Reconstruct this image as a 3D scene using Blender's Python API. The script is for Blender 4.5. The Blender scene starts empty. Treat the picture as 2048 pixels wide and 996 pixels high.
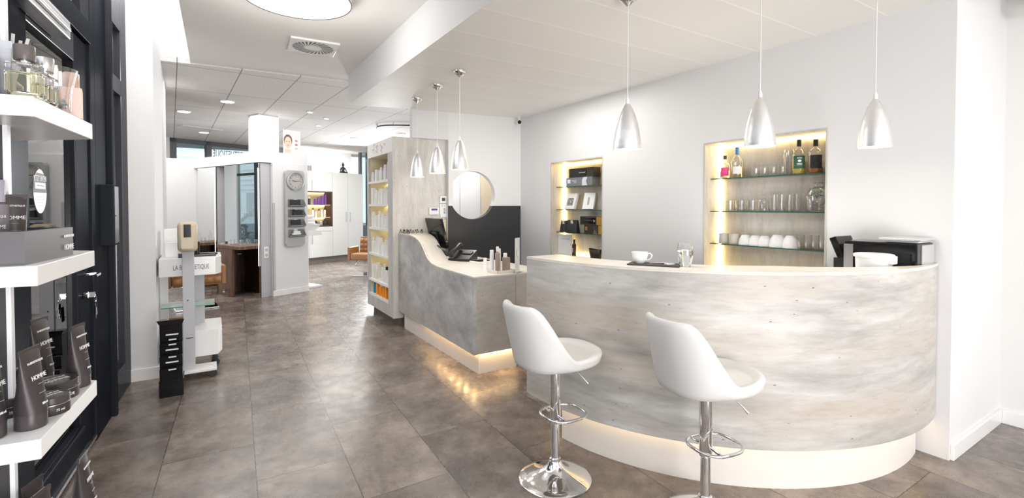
import bpy, math, random
from mathutils import Matrix, Vector
rnd = random.Random(7)
C = bpy.context.scene.collection
PI = math.pi
def rad(a): return a*PI/180

# ---------------------------------------------------------------- materials
MATS = {}
def pm(name, col, rough=.5, metal=0, emit=None, es=0, trans=0, ior=1.45, spec=None, coat=0):
    if name in MATS: return MATS[name]
    m = bpy.data.materials.new(name); m.use_nodes = True
    b = m.node_tree.nodes['Principled BSDF']
    b.inputs['Base Color'].default_value = (*col, 1); b.inputs['Roughness'].default_value = rough
    b.inputs['Metallic'].default_value = metal
    if emit: b.inputs['Emission Color'].default_value = (*emit, 1); b.inputs['Emission Strength'].default_value = es
    if trans: b.inputs['Transmission Weight'].default_value = trans
    b.inputs['IOR'].default_value = ior
    if spec is not None: b.inputs['Specular IOR Level'].default_value = spec
    if coat: b.inputs['Coat Weight'].default_value = coat; b.inputs['Coat Roughness'].default_value = .05
    MATS[name] = m; return m
class NT:
    def __init__(s, m): s.t = m.node_tree; s.n = s.t.nodes
    def add(s, k, **kw):
        o = s.n.new(k)
        for a, v in kw.items():
            if a.startswith('i_'):
                key = a[2:]; key = int(key) if key.isdigit() else key.replace('_', ' ')
                if hasattr(v, 'is_linked') or isinstance(v, bpy.types.NodeSocket): s.t.links.new(v, o.inputs[key])
                else: o.inputs[key].default_value = v
            else: setattr(o, a, v)
        return o
    def link(s, a, b): s.t.links.new(a, b)
def ramp(nt, fac, stops):
    r = nt.add('ShaderNodeValToRGB'); nt.link(fac, r.inputs[0]); e = r.color_ramp.elements
    while len(e) < len(stops): e.new(.5)
    for q, (p, c) in zip(e, stops): q.position = p; q.color = (*c, 1) if len(c) == 3 else c
    return r.outputs[0]
def mix(nt, a, b, fac, mode='MIX'):
    m = nt.add('ShaderNodeMix', data_type='RGBA', blend_type=mode)
    for v, i in ((fac, 0), (a, 6), (b, 7)):
        if isinstance(v, bpy.types.NodeSocket): nt.link(v, m.inputs[i])
        else: m.inputs[i].default_value = v if i == 0 else (*v, 1)
    return m.outputs[2]
def coords(nt, scale=(1, 1, 1), src='Object', loc=(0, 0, 0), rot=(0, 0, 0)):
    t = nt.add('ShaderNodeTexCoord'); mp = nt.add('ShaderNodeMapping')
    mp.inputs['Scale'].default_value = scale; mp.inputs['Location'].default_value = loc; mp.inputs['Rotation'].default_value = rot
    nt.link(t.outputs[src], mp.inputs[0]); return mp.outputs[0]
def noise(nt, vec, scale, detail=6, rough=.6, dist=0):
    n = nt.add('ShaderNodeTexNoise'); nt.link(vec, n.inputs['Vector'])
    n.inputs['Scale'].default_value = scale; n.inputs['Detail'].default_value = detail
    n.inputs['Roughness'].default_value = rough; n.inputs['Distortion'].default_value = dist
    return n.outputs[0]
def concrete(name, stretch, lo, mid, hi, warm, rough=.42, pits=True, rot=(0,0,0)):
    m = pm(name, mid, rough); nt = NT(m); b = nt.n['Principled BSDF']
    v = coords(nt, stretch, rot=rot); v2 = coords(nt, (1, 1, 1), rot=rot)
    c1 = ramp(nt, noise(nt, v, 2.2, 9, .62, .3), [(.3, lo), (.5, mid), (.68, hi)])
    c2 = ramp(nt, noise(nt, v, 1.1, 4, .5, .6), [(.45, (0, 0, 0)), (.72, (1, 1, 1))])
    col = mix(nt, c1, warm, c2)
    fine = ramp(nt, noise(nt, coords(nt, tuple(q*2 for q in stretch), rot=rot), 5, 7, .62, .4), [(.34, (.70, .68, .65)), (.52, (1.0, 1.0, 1.0))])
    col = mix(nt, col, fine, .36, 'MULTIPLY')
    if pits:
        vo = nt.add('ShaderNodeTexVoronoi'); nt.link(coords(nt, tuple(.6+.4*q for q in stretch)), vo.inputs['Vector']); vo.inputs['Scale'].default_value = 13
        p = ramp(nt, vo.outputs['Distance'], [(.04, (.2, .18, .16)), (.10, (1, 1, 1))])
        sel = ramp(nt, noise(nt, v2, 5, 2), [(.45, (0, 0, 0)), (.52, (1, 1, 1))])
        p2 = mix(nt, (1, 1, 1), p, sel)
        col = mix(nt, col, p2, 1., 'MULTIPLY')
    nt.link(col, b.inputs['Base Color']); return m
def emis(name, col, s):
    m = bpy.data.materials.new(name); m.use_nodes = True; nt = NT(m); nt.n.clear()
    e = nt.add('ShaderNodeEmission'); e.inputs[0].default_value = (*col, 1); e.inputs[1].default_value = s
    o = nt.add('ShaderNodeOutputMaterial'); nt.link(e.outputs[0], o.inputs[0]); return m
def thin(name, tint=(.97, .99, .98), ior=1.45, boost=1.0, rough=0):
    m = bpy.data.materials.new(name); m.use_nodes = True; nt = NT(m); nt.n.clear()
    t = nt.add('ShaderNodeBsdfTransparent'); t.inputs[0].default_value = (*tint, 1)
    g = nt.add('ShaderNodeBsdfGlossy'); g.inputs['Roughness'].default_value = rough
    f = nt.add('ShaderNodeFresnel'); f.inputs[0].default_value = ior
    k = nt.add('ShaderNodeMath', operation='MULTIPLY', use_clamp=True); nt.link(f.outputs[0], k.inputs[0]); k.inputs[1].default_value = boost
    x = nt.add('ShaderNodeMixShader'); nt.link(k.outputs[0], x.inputs[0]); nt.link(t.outputs[0], x.inputs[1]); nt.link(g.outputs[0], x.inputs[2])
    o = nt.add('ShaderNodeOutputMaterial'); nt.link(x.outputs[0], o.inputs[0]); return m

WHITE = pm('white_paint', (.775, .775, .785), .6)
WHITEW = pm('warm_white_paint', (.80, .79, .775), .6)
CEIL = pm('ceiling_paint', (.86, .845, .825), .7)
GLOSSW = pm('white_gloss', (.86, .86, .86), .25)
LACQ = pm('cabinet_lacquer', (.72, .73, .71), .3)
PLW = pm('white_plastic', (.88, .88, .88), .35)
BLK = pm('black_plastic', (.012, .012, .013), .3)
BLKG = pm('black_gloss', (.008, .008, .009), .08)
DKGREY = pm('dark_grey', (.05, .05, .055), .45)
CHROME = pm('chrome', (.86, .86, .87), .07, 1)
STEEL = pm('brushed_steel', (.62, .62, .63), .28, 1)
ALU = pm('spun_aluminium', (.88, .88, .89), .36, 1)
LEATH = pm('white_leather', (.70, .69, .68), .36)
GREYP = pm('grey_panel', (.52, .52, .55), .45)
GREYM = pm('grey_metal', (.46, .47, .47), .4, .35)
TUBE = pm('brown_grey_tube', (.05, .041, .043), .36, .15)
TUBEL = pm('brown_grey_cap', (.07, .06, .062), .25, .15)
TRAYG = pm('taupe_grey', (.15, .14, .15), .4)
LETW = pm('white_print', (.85, .85, .85), .5)
LETG = pm('grey_print', (.12, .12, .13), .5)
BEIGE = pm('beige_plastic', (.60, .51, .38), .35)
TAN = pm('tan_leather', (.40, .20, .085), .4)
PURP = pm('purple_plastic', (.17, .06, .32), .3)
ORNG = pm('orange_plastic', (.85, .32, .02), .35)
BLUE = pm('blue_plastic', (.02, .28, .50), .35)
TAUPE = pm('taupe_plastic', (.36, .28, .23), .4)
PINK = pm('blush_card', (.80, .60, .52), .5)
GREEN = pm('leaf_green', (.10, .17, .03), .6)
SLATE = pm('slate', (.06, .06, .065), .7)
CERAM = pm('white_china', (.88, .88, .88), .15)
GOLD = pm('gold_card', (.45, .27, .05), .4, .3)
DKBRN = pm('dark_brown_card', (.035, .026, .02), .4)
SILVC = pm('silver_grey_card', (.22, .23, .26), .35, .2)
RED = pm('red', (.6, .08, .06), .4)
MIRR = pm('mirror', (.9, .93, .92), .0, 1)
GLASSR = pm('solid_glass', (1, 1, 1), 0, trans=1, ior=1.45)
LIQY = pm('yellow_liquid', (.93, .92, .70), 0, trans=1, ior=1.33)
LIQG = pm('golden_liquid', (.95, .72, .12), .05, trans=.5, ior=1.33)
LIQB = pm('amber_liquid', (.60, .22, .04), .05, trans=.5, ior=1.33)
WATER = pm('water', (.97, .99, 1), 0, trans=1, ior=1.33)
def clearglass(name, tint=(.99, .99, .985), base=.05, edge=.55, rough=.05):
    m = bpy.data.materials.new(name); m.use_nodes = True; nt = NT(m); nt.n.clear()
    t = nt.add('ShaderNodeBsdfTransparent'); t.inputs[0].default_value = (*tint, 1)
    g = nt.add('ShaderNodeBsdfGlossy'); g.inputs['Roughness'].default_value = rough
    f = nt.add('ShaderNodeLayerWeight'); f.inputs[0].default_value = .25
    k = nt.add('ShaderNodeMath', operation='MULTIPLY_ADD', use_clamp=True); nt.link(f.outputs['Facing'], k.inputs[0]); k.inputs[1].default_value = edge; k.inputs[2].default_value = base
    x = nt.add('ShaderNodeMixShader'); nt.link(k.outputs[0], x.inputs[0]); nt.link(t.outputs[0], x.inputs[1]); nt.link(g.outputs[0], x.inputs[2])
    o = nt.add('ShaderNodeOutputMaterial'); nt.link(x.outputs[0], o.inputs[0]); return m
def satin(name, col, k, rough):
    m = bpy.data.materials.new(name); m.use_nodes = True; nt = NT(m); nt.n.clear(); MATS[name] = m
    d = nt.add('ShaderNodeBsdfDiffuse'); d.inputs[0].default_value = (*col, 1)
    g = nt.add('ShaderNodeBsdfGlossy'); g.inputs['Roughness'].default_value = rough
    x = nt.add('ShaderNodeMixShader'); x.inputs[0].default_value = k; nt.link(d.outputs[0], x.inputs[1]); nt.link(g.outputs[0], x.inputs[2])
    o = nt.add('ShaderNodeOutputMaterial'); nt.link(x.outputs[0], o.inputs[0]); return m
ANTH = satin('anthracite_metal', (.014, .0165, .0225), .035, .25)
ANTH2 = satin('anthracite_metal_light', (.035, .038, .05), .14, .2)
PANE = thin('window_glass', (.93, .96, .96), 1.5, 1.6)
SHG = thin('shelf_glass', (.86, .95, .91), 1.5, 1)
SHE = pm('shelf_glass_edge', (.03, .12, .09), .2)
TUM = clearglass('tumbler_glass')
LEDW = emis('warm_led', (1, .70, .28), 22)
LEDT = emis('warm_led_dot', (1, .80, .45), 30)
LAMPW = emis('white_lamp', (1, .98, .95), 6)
BULB = emis('bulb', (1, .93, .82), 20)
LAMPD = emis('lamp_diffuser', (1, .99, .97), 2.2)
WARMC = pm('warm_panel', (.8, .7, .5), .6)

BARC = concrete('bar_concrete', (.8, .8, 4.5), (.36, .345, .325), (.52, .505, .485), (.65, .64, .62), (.50, .44, .375))
DESKC = concrete('desk_concrete', (1, 1, 1.6), (.31, .312, .315), (.50, .505, .51), (.68, .685, .69), (.50, .46, .41), rot=(rad(35), 0, 0))
TOWC = concrete('tower_concrete', (3.5, 3.5, .7), (.50, .48, .455), (.66, .64, .61), (.76, .74, .71), (.67, .60, .52))
NICHC = concrete('niche_concrete', (3, 3, .8), (.44, .42, .39), (.60, .575, .535), (.70, .68, .64), (.62, .56, .48), pits=False)
TOPC = concrete('top_concrete', (1, 1, 1), (.66, .63, .58), (.73, .70, .65), (.78, .76, .72), (.74, .69, .61), .3, False)

def floor_mat():
    m = pm('floor_vinyl', (.13, .11, .10), .3); nt = NT(m); b = nt.n['Principled BSDF']
    g = nt.add('ShaderNodeNewGeometry'); sx = nt.add('ShaderNodeSeparateXYZ'); nt.link(g.outputs['Position'], sx.inputs[0])
    def ma(op, a, c):
        k = nt.add('ShaderNodeMath', operation=op)
        for i, q in enumerate((a, c)):
            if isinstance(q, bpy.types.NodeSocket): nt.link(q, k.inputs[i])
            else: k.inputs[i].default_value = q
        return k.outputs[0]
    xx = ma('SUBTRACT', ma('SUBTRACT', sx.outputs[0], ma('MULTIPLY', ma('SUBTRACT', sx.outputs[1], 3), .045)), .21)
    yy = ma('ADD', sx.outputs[1], 20*.93-2.835+.465)
    xx = ma('ADD', xx, 40*.457)
    cb = nt.add('ShaderNodeCombineXYZ'); nt.link(yy, cb.inputs[0]); nt.link(xx, cb.inputs[1])
    br = nt.add('ShaderNodeTexBrick', offset=.5, offset_frequency=2, squash=1)
    nt.link(cb.outputs[0], br.inputs['Vector'])
    for k, v in (('Scale', 1), ('Mortar Size', .0022), ('Mortar Smooth', .1), ('Bias', 0), ('Brick Width', .93), ('Row Height', .457)): br.inputs[k].default_value = v
    br.inputs['Color1'].default_value = (0, 0, 0, 1); br.inputs['Color2'].default_value = (1, 1, 1, 1); br.inputs['Mortar'].default_value = (.5, .5, .5, 1)
    # per tile offset of the pattern
    rv = nt.add('ShaderNodeVectorMath', operation='SCALE'); nt.link(br.outputs['Color'], rv.inputs[0]); rv.inputs['Scale'].default_value = 7.3
    ad = nt.add('ShaderNodeVectorMath', operation='ADD'); nt.link(g.outputs['Position'], ad.inputs[0]); nt.link(rv.outputs[0], ad.inputs[1])
    v = ad.outputs[0]
    c = ramp(nt, noise(nt, v, 2.2, 10, .68, .35), [(.33, (.100, .082, .073)), (.48, (.174, .145, .128)), (.62, (.280, .234, .205))])
    c2 = ramp(nt, noise(nt, v, 13, 8, .75, .4), [(.42, (.66, .64, .62)), (.53, (1.05, 1.04, 1.02))])
    col = mix(nt, c, c2, .6, 'MULTIPLY')
    tv = ramp(nt, br.outputs['Color'], [(0, (.90, .90, .92)), (1, (1.1, 1.08, 1.06))])
    col = mix(nt, col, tv, 1, 'MULTIPLY')
    col = mix(nt, col, (.025, .02, .018), br.outputs['Fac'])
    nt.link(col, b.inputs['Base Color'])
    r = ramp(nt, noise(nt, v, 9, 8, .7), [(.3, (.19, .19, .19)), (.7, (.35, .35, .35))]); nt.link(r, b.inputs['Roughness'])
    bp = nt.add('ShaderNodeBump'); bp.inputs['Strength'].default_value = .12; bp.inputs['Distance'].default_value = .002
    nt.link(noise(nt, v, 40, 6, .7), bp.inputs['Height']); nt.link(bp.outputs[0], b.inputs['Normal'])
    b.inputs['Specular IOR Level'].default_value = .75
    return m
FLOOR = floor_mat()
def tile_mat():
    m = pm('acoustic_tiles', (.74, .73, .71), .8); nt = NT(m); b = nt.n['Principled BSDF']
    v = coords(nt, src='Object')
    sp = ramp(nt, noise(nt, v, 55, 5, .8), [(.35, (.60, .58, .56)), (.47, (.80, .79, .775)), (.6, (.84, .83, .815))])
    br = nt.add('ShaderNodeTexBrick', offset=0, squash=1); nt.link(coords(nt, rot=(0, 0, rad(-3)), loc=(-.07, 12.55-.03, 0)), br.inputs['Vector'])
    for k, q in (('Scale', 1), ('Mortar Size', .006), ('Mortar Smooth', .1), ('Brick Width', .585), ('Row Height', 1.25)): br.inputs[k].default_value = q
    for k in ('Color1', 'Color2'): br.inputs[k].default_value = (1, 1, 1, 1)
    br.inputs['Mortar'].default_value = (.38, .37, .36, 1)
    nt.link(mix(nt, sp, br.outputs['Color'], 1, 'MULTIPLY'), b.inputs['Base Color']); return m
TILES = tile_mat()
def drop_mat():
    m = pm('metal_ceiling_panels', (.86, .85, .825), .55); nt = NT(m); b = nt.n['Principled BSDF']
    g = nt.add('ShaderNodeNewGeometry'); sx = nt.add('ShaderNodeSeparateXYZ'); nt.link(g.outputs['Position'], sx.inputs[0])
    k = nt.add('ShaderNodeMath', operation='SUBTRACT'); nt.link(sx.outputs[1], k.inputs[0]); k.inputs[1].default_value = 1.695-4.1
    d = nt.add('ShaderNodeMath', operation='DIVIDE'); nt.link(k.outputs[0], d.inputs[0]); d.inputs[1].default_value = .41
    f = nt.add('ShaderNodeMath', operation='FRACT'); nt.link(d.outputs[0], f.inputs[0])
    s = ramp(nt, f.outputs[0], [(0, (1.12, 1.12, 1.12)), (.018, (1.12, 1.12, 1.12)), (.03, (.98, .98, .98)), (1, (1, 1, 1))])
    x = ramp(nt, sx.outputs[0], [(0, (0, 0, 0)), (1, (1, 1, 1))])
    c = mix(nt, (.86, .85, .825), s, 1, 'MULTIPLY'); nt.link(c, b.inputs['Base Color']); return m
DROPM = drop_mat()
def wood_mat():
    m = pm('walnut', (.15, .07, .035), .4); nt = NT(m); b = nt.n['Principled BSDF']
    nt.link(ramp(nt, noise(nt, coords(nt, (9, 9, .6)), 4, 6, .6, .5), [(.35, (.075, .035, .02)), (.5, (.15, .075, .042)), (.65, (.24, .13, .075))]), b.inputs['Base Color']); return m
WALN = wood_mat()
def pebble_mat():
    m = pm('grey_pebbles', (.3, .3, .3), .5); nt = NT(m); b = nt.n['Principled BSDF']
    vo = nt.add('ShaderNodeTexVoronoi'); nt.link(coords(nt), vo.inputs['Vector']); vo.inputs['Scale'].default_value = 90
    nt.link(ramp(nt, vo.outputs['Color'], [(0, (.10, .10, .10)), (1, (.55, .54, .52))]), b.inputs['Base Color']); return m
PEBB = pebble_mat()
def wain_mat():
    m = pm('two_tone_wall', (.8, .8, .8), .55); nt = NT(m); b = nt.n['Principled BSDF']
    g = nt.add('ShaderNodeNewGeometry'); sx = nt.add('ShaderNodeSeparateXYZ'); nt.link(g.outputs['Position'], sx.inputs[0])
    k = nt.add('ShaderNodeMath', operation='LESS_THAN'); nt.link(sx.outputs[2], k.inputs[0]); k.inputs[1].default_value = 1.452
    nt.link(mix(nt, (.82, .82, .82), (.035, .036, .038), k.outputs[0]), b.inputs['Base Color']); return m
TWOT = wain_mat()

# ---------------------------------------------------------------- mesh helper
class G:
    def __init__(s): s.v = []; s.f = []; s.m = []; s.T = Matrix.Identity(4)
    def t(s, loc=(0, 0, 0), rz=0, rx=0, ry=0, sc=None):
        s.T = Matrix.Translation(loc) @ Matrix.Rotation(rz, 4, 'Z') @ Matrix.Rotation(ry, 4, 'Y') @ Matrix.Rotation(rx, 4, 'X')
        if sc: s.T = s.T @ Matrix.Diagonal((*sc, 1))
        return s
    def add(s, vs, fs, mi=0):
        n = len(s.v); s.v += [tuple(s.T @ Vector(p)) for p in vs]
        s.f += [tuple(i+n for i in f) for f in fs]; s.m += [mi]*len(fs); return s
    def box(s, x0, x1, y0, y1, z0, z1, mi=0):
        vs = [(x, y, z) for z in (z0, z1) for y in (y0, y1) for x in (x0, x1)]
        return s.add(vs, [(0, 2, 3, 1), (4, 5, 7, 6), (0, 1, 5, 4), (2, 6, 7, 3), (0, 4, 6, 2), (1, 3, 7, 5)], mi)
    def prism(s, poly, z0, z1, mi=0):
        n = len(poly); vs = [(x, y, z0) for x, y in poly]+[(x, y, z1) for x, y in poly]
        a = sum(poly[i][0]*poly[(i+1) % n][1]-poly[(i+1) % n][0]*poly[i][1] for i in range(n))
        fs = [tuple(range(n-1, -1, -1)), tuple(range(n, 2*n))]+[(i, (i+1) % n, (i+1) % n+n, i+n) for i in range(n)]
        if a < 0: fs = [f[::-1] for f in fs]
        return s.add(vs, fs, mi)
    def lathe(s, prof, seg=24, mi=0, c=(0, 0, 0), sx=1, sy=1, cap=True):
        vs = []; fs = []; n = len(prof)
        for r, z in prof:
            for k in range(seg):
                a = 2*PI*k/seg; vs.append((c[0]+max(r, 1e-4)*math.cos(a)*sx, c[1]+max(r, 1e-4)*math.sin(a)*sy, c[2]+z))
        for i in range(n-1):
            for k in range(seg):
                q = (k+1) % seg; fs.append((i*seg+k, i*seg+q, (i+1)*seg+q, (i+1)*seg+k))
        if cap and prof[0][0] > 1e-3: fs.append(tuple(range(seg-1, -1, -1)))
        if cap and prof[-1][0] > 1e-3: fs.append(tuple((n-1)*seg+k for k in range(seg)))
        return s.add(vs, fs, mi)
    def cyl(s, r, z0, z1, c=(0, 0), seg=24, mi=0, r2=None): return s.lathe([(r, z0), (r if r2 is None else r2, z1)], seg, mi, (c[0], c[1], 0))
    def tube(s, pts, r, seg=10, mi=0, closed=False):
        P = [Vector(p) for p in pts]; n = len(P); vs = []; fs = []; prev = None
        for i, p in enumerate(P):
            if closed: d = (P[(i+1) % n]-P[i-1])
            else: d = P[min(i+1, n-1)]-P[max(i-1, 0)]
            d.normalize()
            u = prev if prev is not None else Vector((0, 0, 1)) if abs(d.z) < .9 else Vector((1, 0, 0))
            u = (u-d*u.dot(d)).normalized(); w = d.cross(u); prev = u
            rr = r[i] if isinstance(r, (list, tuple)) else r
            for k in range(seg): a = 2*PI*k/seg; vs.append(tuple(p+u*rr*math.cos(a)+w*rr*math.sin(a)))
        for i in range(n if closed else n-1):
            j = (i+1) % n
            for k in range(seg): q = (k+1) % seg; fs.append((i*seg+k, i*seg+q, j*seg+q, j*seg+k))
        if not closed: fs += [tuple(range(seg-1, -1, -1)), tuple((n-1)*seg+k for k in range(seg))]
        return s.add(vs, fs, mi)
    def grid(s, rows, mi=0, flip=False, close=False):
        n = len(rows[0]); vs = [p for r in rows for p in r]; fs = []
        for i in range(len(rows)-1):
            for k in range(n if close else n-1):
                q = (k+1) % n; f = (i*n+k, i*n+q, (i+1)*n+q, (i+1)*n+k); fs.append(f[::-1] if flip else f)
        return s.add(vs, fs, mi)
    def make(s, name, mats, parent=None, smooth=True, bevel=0, sub=0, solid=0, loc=None, rz=0, label=None, cat=None, group=None, kind=None, ang=38):
        me = bpy.data.meshes.new(name); me.from_pydata(s.v, [], s.f)
        for m in (mats if isinstance(mats, (list, tuple)) else [mats]): me.materials.append(m)
        for p, i in zip(me.polygons, s.m): p.material_index = i
        me.update()
        if smooth: me.shade_smooth(); me.set_sharp_from_angle(angle=rad(ang))
        o = bpy.data.objects.new(name, me); C.objects.link(o)
        if parent: o.parent = parent
        if loc: o.location = loc
        o.rotation_euler.z = rz
        if solid: q = o.modifiers.new('s', 'SOLIDIFY'); q.thickness = solid; q.offset = 0
        if sub: q = o.modifiers.new('u', 'SUBSURF'); q.levels = sub; q.render_levels = sub
        if bevel: q = o.modifiers.new('b', 'BEVEL'); q.width = bevel; q.segments = 2; q.limit_method = 'ANGLE'; q.angle_limit = rad(40)
        return tag(o, label, cat, group, kind)
def tag(o, label=None, cat=None, group=None, kind=None):
    for k, v in (('label', label), ('category', cat), ('group', group), ('kind', kind)):
        if v: o[k] = v
    return o
def T(name, label, cat, loc=(0, 0, 0), rz=0, group=None):
    o = bpy.data.objects.new(name, None); C.objects.link(o); o.location = loc; o.rotation_euler.z = rz; o.empty_display_size = .05
    return tag(o, label, cat, group)
def dup(o, loc, rz=0, label=None, group=None, parent=None):
    c = o.copy(); C.objects.link(c)
    if parent is None:
        c.location = loc; c.rotation_euler.z = rz
        if label: c['label'] = label
        if group: c['group'] = group
    else: c.parent = parent
    for ch in list(o.children): dup(ch, None, 0, None, None, c)
    return c
def text(s, size, name, m, parent, loc, rz=0, sx=1, rx=PI/2, mirror=False, kind=None, align='CENTER', extr=.0004):
    cu = bpy.data.curves.new('f', 'FONT'); cu.body = s; cu.size = size; cu.align_x = align; cu.align_y = 'CENTER'; cu.extrude = extr; cu.resolution_u = 3
    t = bpy.data.objects.new('f', cu); C.objects.link(t)
    me = bpy.data.meshes.new_from_object(t.evaluated_get(bpy.context.evaluated_depsgraph_get()))
    bpy.data.objects.remove(t); me.name = name
    me.transform(Matrix.Diagonal((-sx if mirror else sx, 1, 1, 1))); me.materials.clear(); me.materials.append(m)
    o = bpy.data.objects.new(name, me); C.objects.link(o); o.location = loc; o.rotation_euler = (rx, 0, rz)
    if parent: o.parent = parent
    if kind: o['kind'] = kind
    return o
def struct(g, name, m, **kw): return g.make(name, m, kind='structure', smooth=False, **kw)
ORD = ['first', 'second', 'third', 'fourth', 'fifth', 'sixth', 'seventh', 'eighth', 'ninth', 'tenth', 'eleventh', 'twelfth', 'thirteenth', 'fourteenth']
# far salon frame: turned 23.3 degrees about this corner
LA = math.atan2(.396, .918); LO = (.884, 8.536)
def LF(x, y, z=0): return (LO[0]+x*math.cos(LA)-y*math.sin(LA), LO[1]+x*math.sin(LA)+y*math.cos(LA), z)
# shop front frame: slightly turned
FA = math.atan(-.055)
def FX(y): return -.635+.055*(y-3.927)
# ================================================================ SETTING
g = G(); g.prism([(-.79, -3), (6, -3), (6, 15), (-6, 15), (-6, 6.3), (-.5, 5.9), (-.62, 4.3)], -.05, 0); struct(g, 'floor', FLOOR)
g = G(); g.box(-30, 12, -12, 45, -.3, -.07); struct(g, 'ground', pm('asphalt', (.16, .16, .17), .8))
# upper plain ceiling, raised self-glowing slot, drop ceiling, acoustic tiles
g = G(); g.prism([(-.27, -3), (-.135, 6.12), (1.5, 5.98), (1.5, -3)], 2.96, 3.02); struct(g, 'ceiling', CEIL)
g = G(); g.prism([(-1.0, -3), (-.7, 6.12), (-.05, 6.12), (-.2, -3)], 3.16, 3.2); struct(g, 'ceiling_slot', pm('glowing_slot', (.85, .85, .85), .6, emit=(1, 1, 1), es=1.1))  # slot ceiling glows by its own material so that it looks brightly lit
g = G(); g.prism([(1.355, -3), (1.395, 5.76), (2.08, 5.585), (3.56, 5.40), (3.56, .955), (3.56, -3)], 2.62, 3.06, 0)
o = struct(g, 'ceiling_drop', [DROPM, WHITE])
for p in o.data.polygons: p.material_index = 0 if p.normal.z < -.5 else 1
g = G(); g.box(3.56, 6, -4, 1.0, 2.9, 3.0); struct(g, 'ceiling_right', CEIL)
g = G(); g.prism([(-6, 6.6), (-.13, 6.12), (1.5, 5.985), (1.5, 5.75), (7, 5.75), (7, 15), (-6, 15)], 2.945, 3.0); struct(g, 'ceiling_tiles', TILES)
# seam line along the edge of the drop ceiling
# niche wall
YS = [.963, 1.619, 2.581, 3.81, 4.727, 5.45]; ZS = [0, .85, 1.978, 2.66]
g = G()
for i in range(5):
    for j in range(3):
        if j == 1 and i in (1, 3): continue
        g.add([(3.55, YS[i], ZS[j]), (3.55, YS[i+1], ZS[j]), (3.55, YS[i+1], ZS[j+1]), (3.55, YS[i], ZS[j+1])], [(3, 2, 1, 0)])
g.add([(3.55, .963, 0), (4.49, .963, 0), (4.49, .963, 3), (3.55, .963, 3)], [(0, 1, 2, 3)])
g.add([(4.49, .963, 0), (4.49, 5.6, 0), (4.49, 5.6, 3), (4.49, .963, 3)], [(3, 2, 1, 0)])
struct(g, 'wall_niche', WHITE)
g = G(); g.add([(4.485, .963, 0), (4.485, -4, 0), (4.485, -4, 3), (4.485, .963, 3)], [(0, 1, 2, 3)]); struct(g, 'wall_right', WHITEW)
g = G(); g.box(4.22, 4.485, -4, .72, 2.66, 2.9); struct(g, 'wall_right_soffit', WHITEW)
g = G(); g.box(3.565, 4.485, .945, .963, 0, .09); g.box(4.467, 4.485, -4, .945, 0, .09); struct(g, 'baseboard_right', GLOSSW, bevel=.003)
def niche(name, y0, y1, label):
    t = T(name, label, 'wall niche', (3.55, y0, .85)); W = y1-y0; Hh = 1.128; D = .215
    g = G()
    g.box(D-.01, D, 0, W, 0, Hh); g.box(-.004, D, 0, .012, 0, Hh); g.box(-.004, D, W-.012, W, 0, Hh)
    g.box(-.004, D, .012, W-.012, Hh-.012, Hh); g.box(-.004, D, .012, W-.012, 0, .012)
    g.make('lining', NICHC, t, smooth=False)
    g = G(); g.box(D-.026, D-.012, W-.034, W-.018, .02, Hh-.02); g.make('light_strip', LEDW, t, smooth=False)
    g = G(); g.box(D-.026, D-.012, .02, W-.04, Hh-.024, Hh-.014); g.make('light_strip', LEDW, t, smooth=False)
    g = G(); g.box(D-.026, D-.012, .02, W-.04, .014, .024); g.make('light_strip', LEDW, t, smooth=False)
    return t
niche('wall_niche_unit', 1.619, 2.581, 'larger lit concrete niche holding drinks bottles, glasses and cups')
niche('wall_niche_unit', 3.81, 4.727, 'smaller lit concrete niche holding boxes, frames and a book')
def glass_shelf(y0, y1, z, label):
    g = G(); g.box(3.622, 3.752, y0+.014, y1-.014, z-.008, z)
    o = g.make('glass_shelf', [SHG, SHE], None, smooth=False, label=label, cat='shelf', group='glass shelves in the wall niches')
    for p in o.data.polygons:
        if abs(p.normal.z) < .5: p.material_index = 1
for n, z in (('top', 1.682), ('middle', 1.408), ('bottom', 1.135)):
    glass_shelf(1.619, 2.581, z, n+' glass shelf in the larger niche behind the curved bar')
    glass_shelf(3.81, 4.727, z, n+' glass shelf in the smaller niche with boxes and frames')
# back wall with round opening
WL = math.hypot(1.45, .18); WA = math.atan2(-.18, 1.45)
def plate_hole(x0, x1, z0, z1, cx, cz, r, th, n=72):
    g = G(); angs = sorted(set([2*PI*k/n for k in range(n)]+[math.atan2(z-cz, x-cx) % (2*PI) for x in (x0, x1) for z in (z0, z1)]))
    fr = []; ou = []
    for a in angs:
        c, s = math.cos(a), math.sin(a); k = 1e9
        if c > 1e-6: k = min(k, (x1-cx)/c)
        if c < -1e-6: k = min(k, (x0-cx)/c)
        if s > 1e-6: k = min(k, (z1-cz)/s)
        if s < -1e-6: k = min(k, (z0-cz)/s)
        fr.append((cx+r*c, cz+r*s)); ou.append((cx+k*c, cz+k*s))
    rows = lambda L, y: [(x, y, z) for x, z in L]
    g.grid([rows(fr, 0), rows(ou, 0)], close=True); g.grid([rows(fr, th), rows(ou, th)], close=True, flip=True)
    g.grid([rows(fr, th), rows(fr, 0)], close=True)
    g.grid([rows(ou, 0), rows(ou, th)], close=True); return g
x0 = .452/math.cos(WA)
g = plate_hole(x0, WL+.03, 0, 2.64, x0+.325, 1.588, .308, .1); struct(g, 'wall_back', TWOT, loc=(2.1, 5.58, 0), rz=WA)
g = G(); g.box(0, x0, 0, .12, 2.277, 2.64); struct(g, 'wall_back_header', WHITE, loc=(2.1, 5.58, 0), rz=WA)
g = G(); g.box(2.555, 2.62, 5.535, 5.9, 0, 2.64); struct(g, 'wall_back_return', WHITE)
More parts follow.
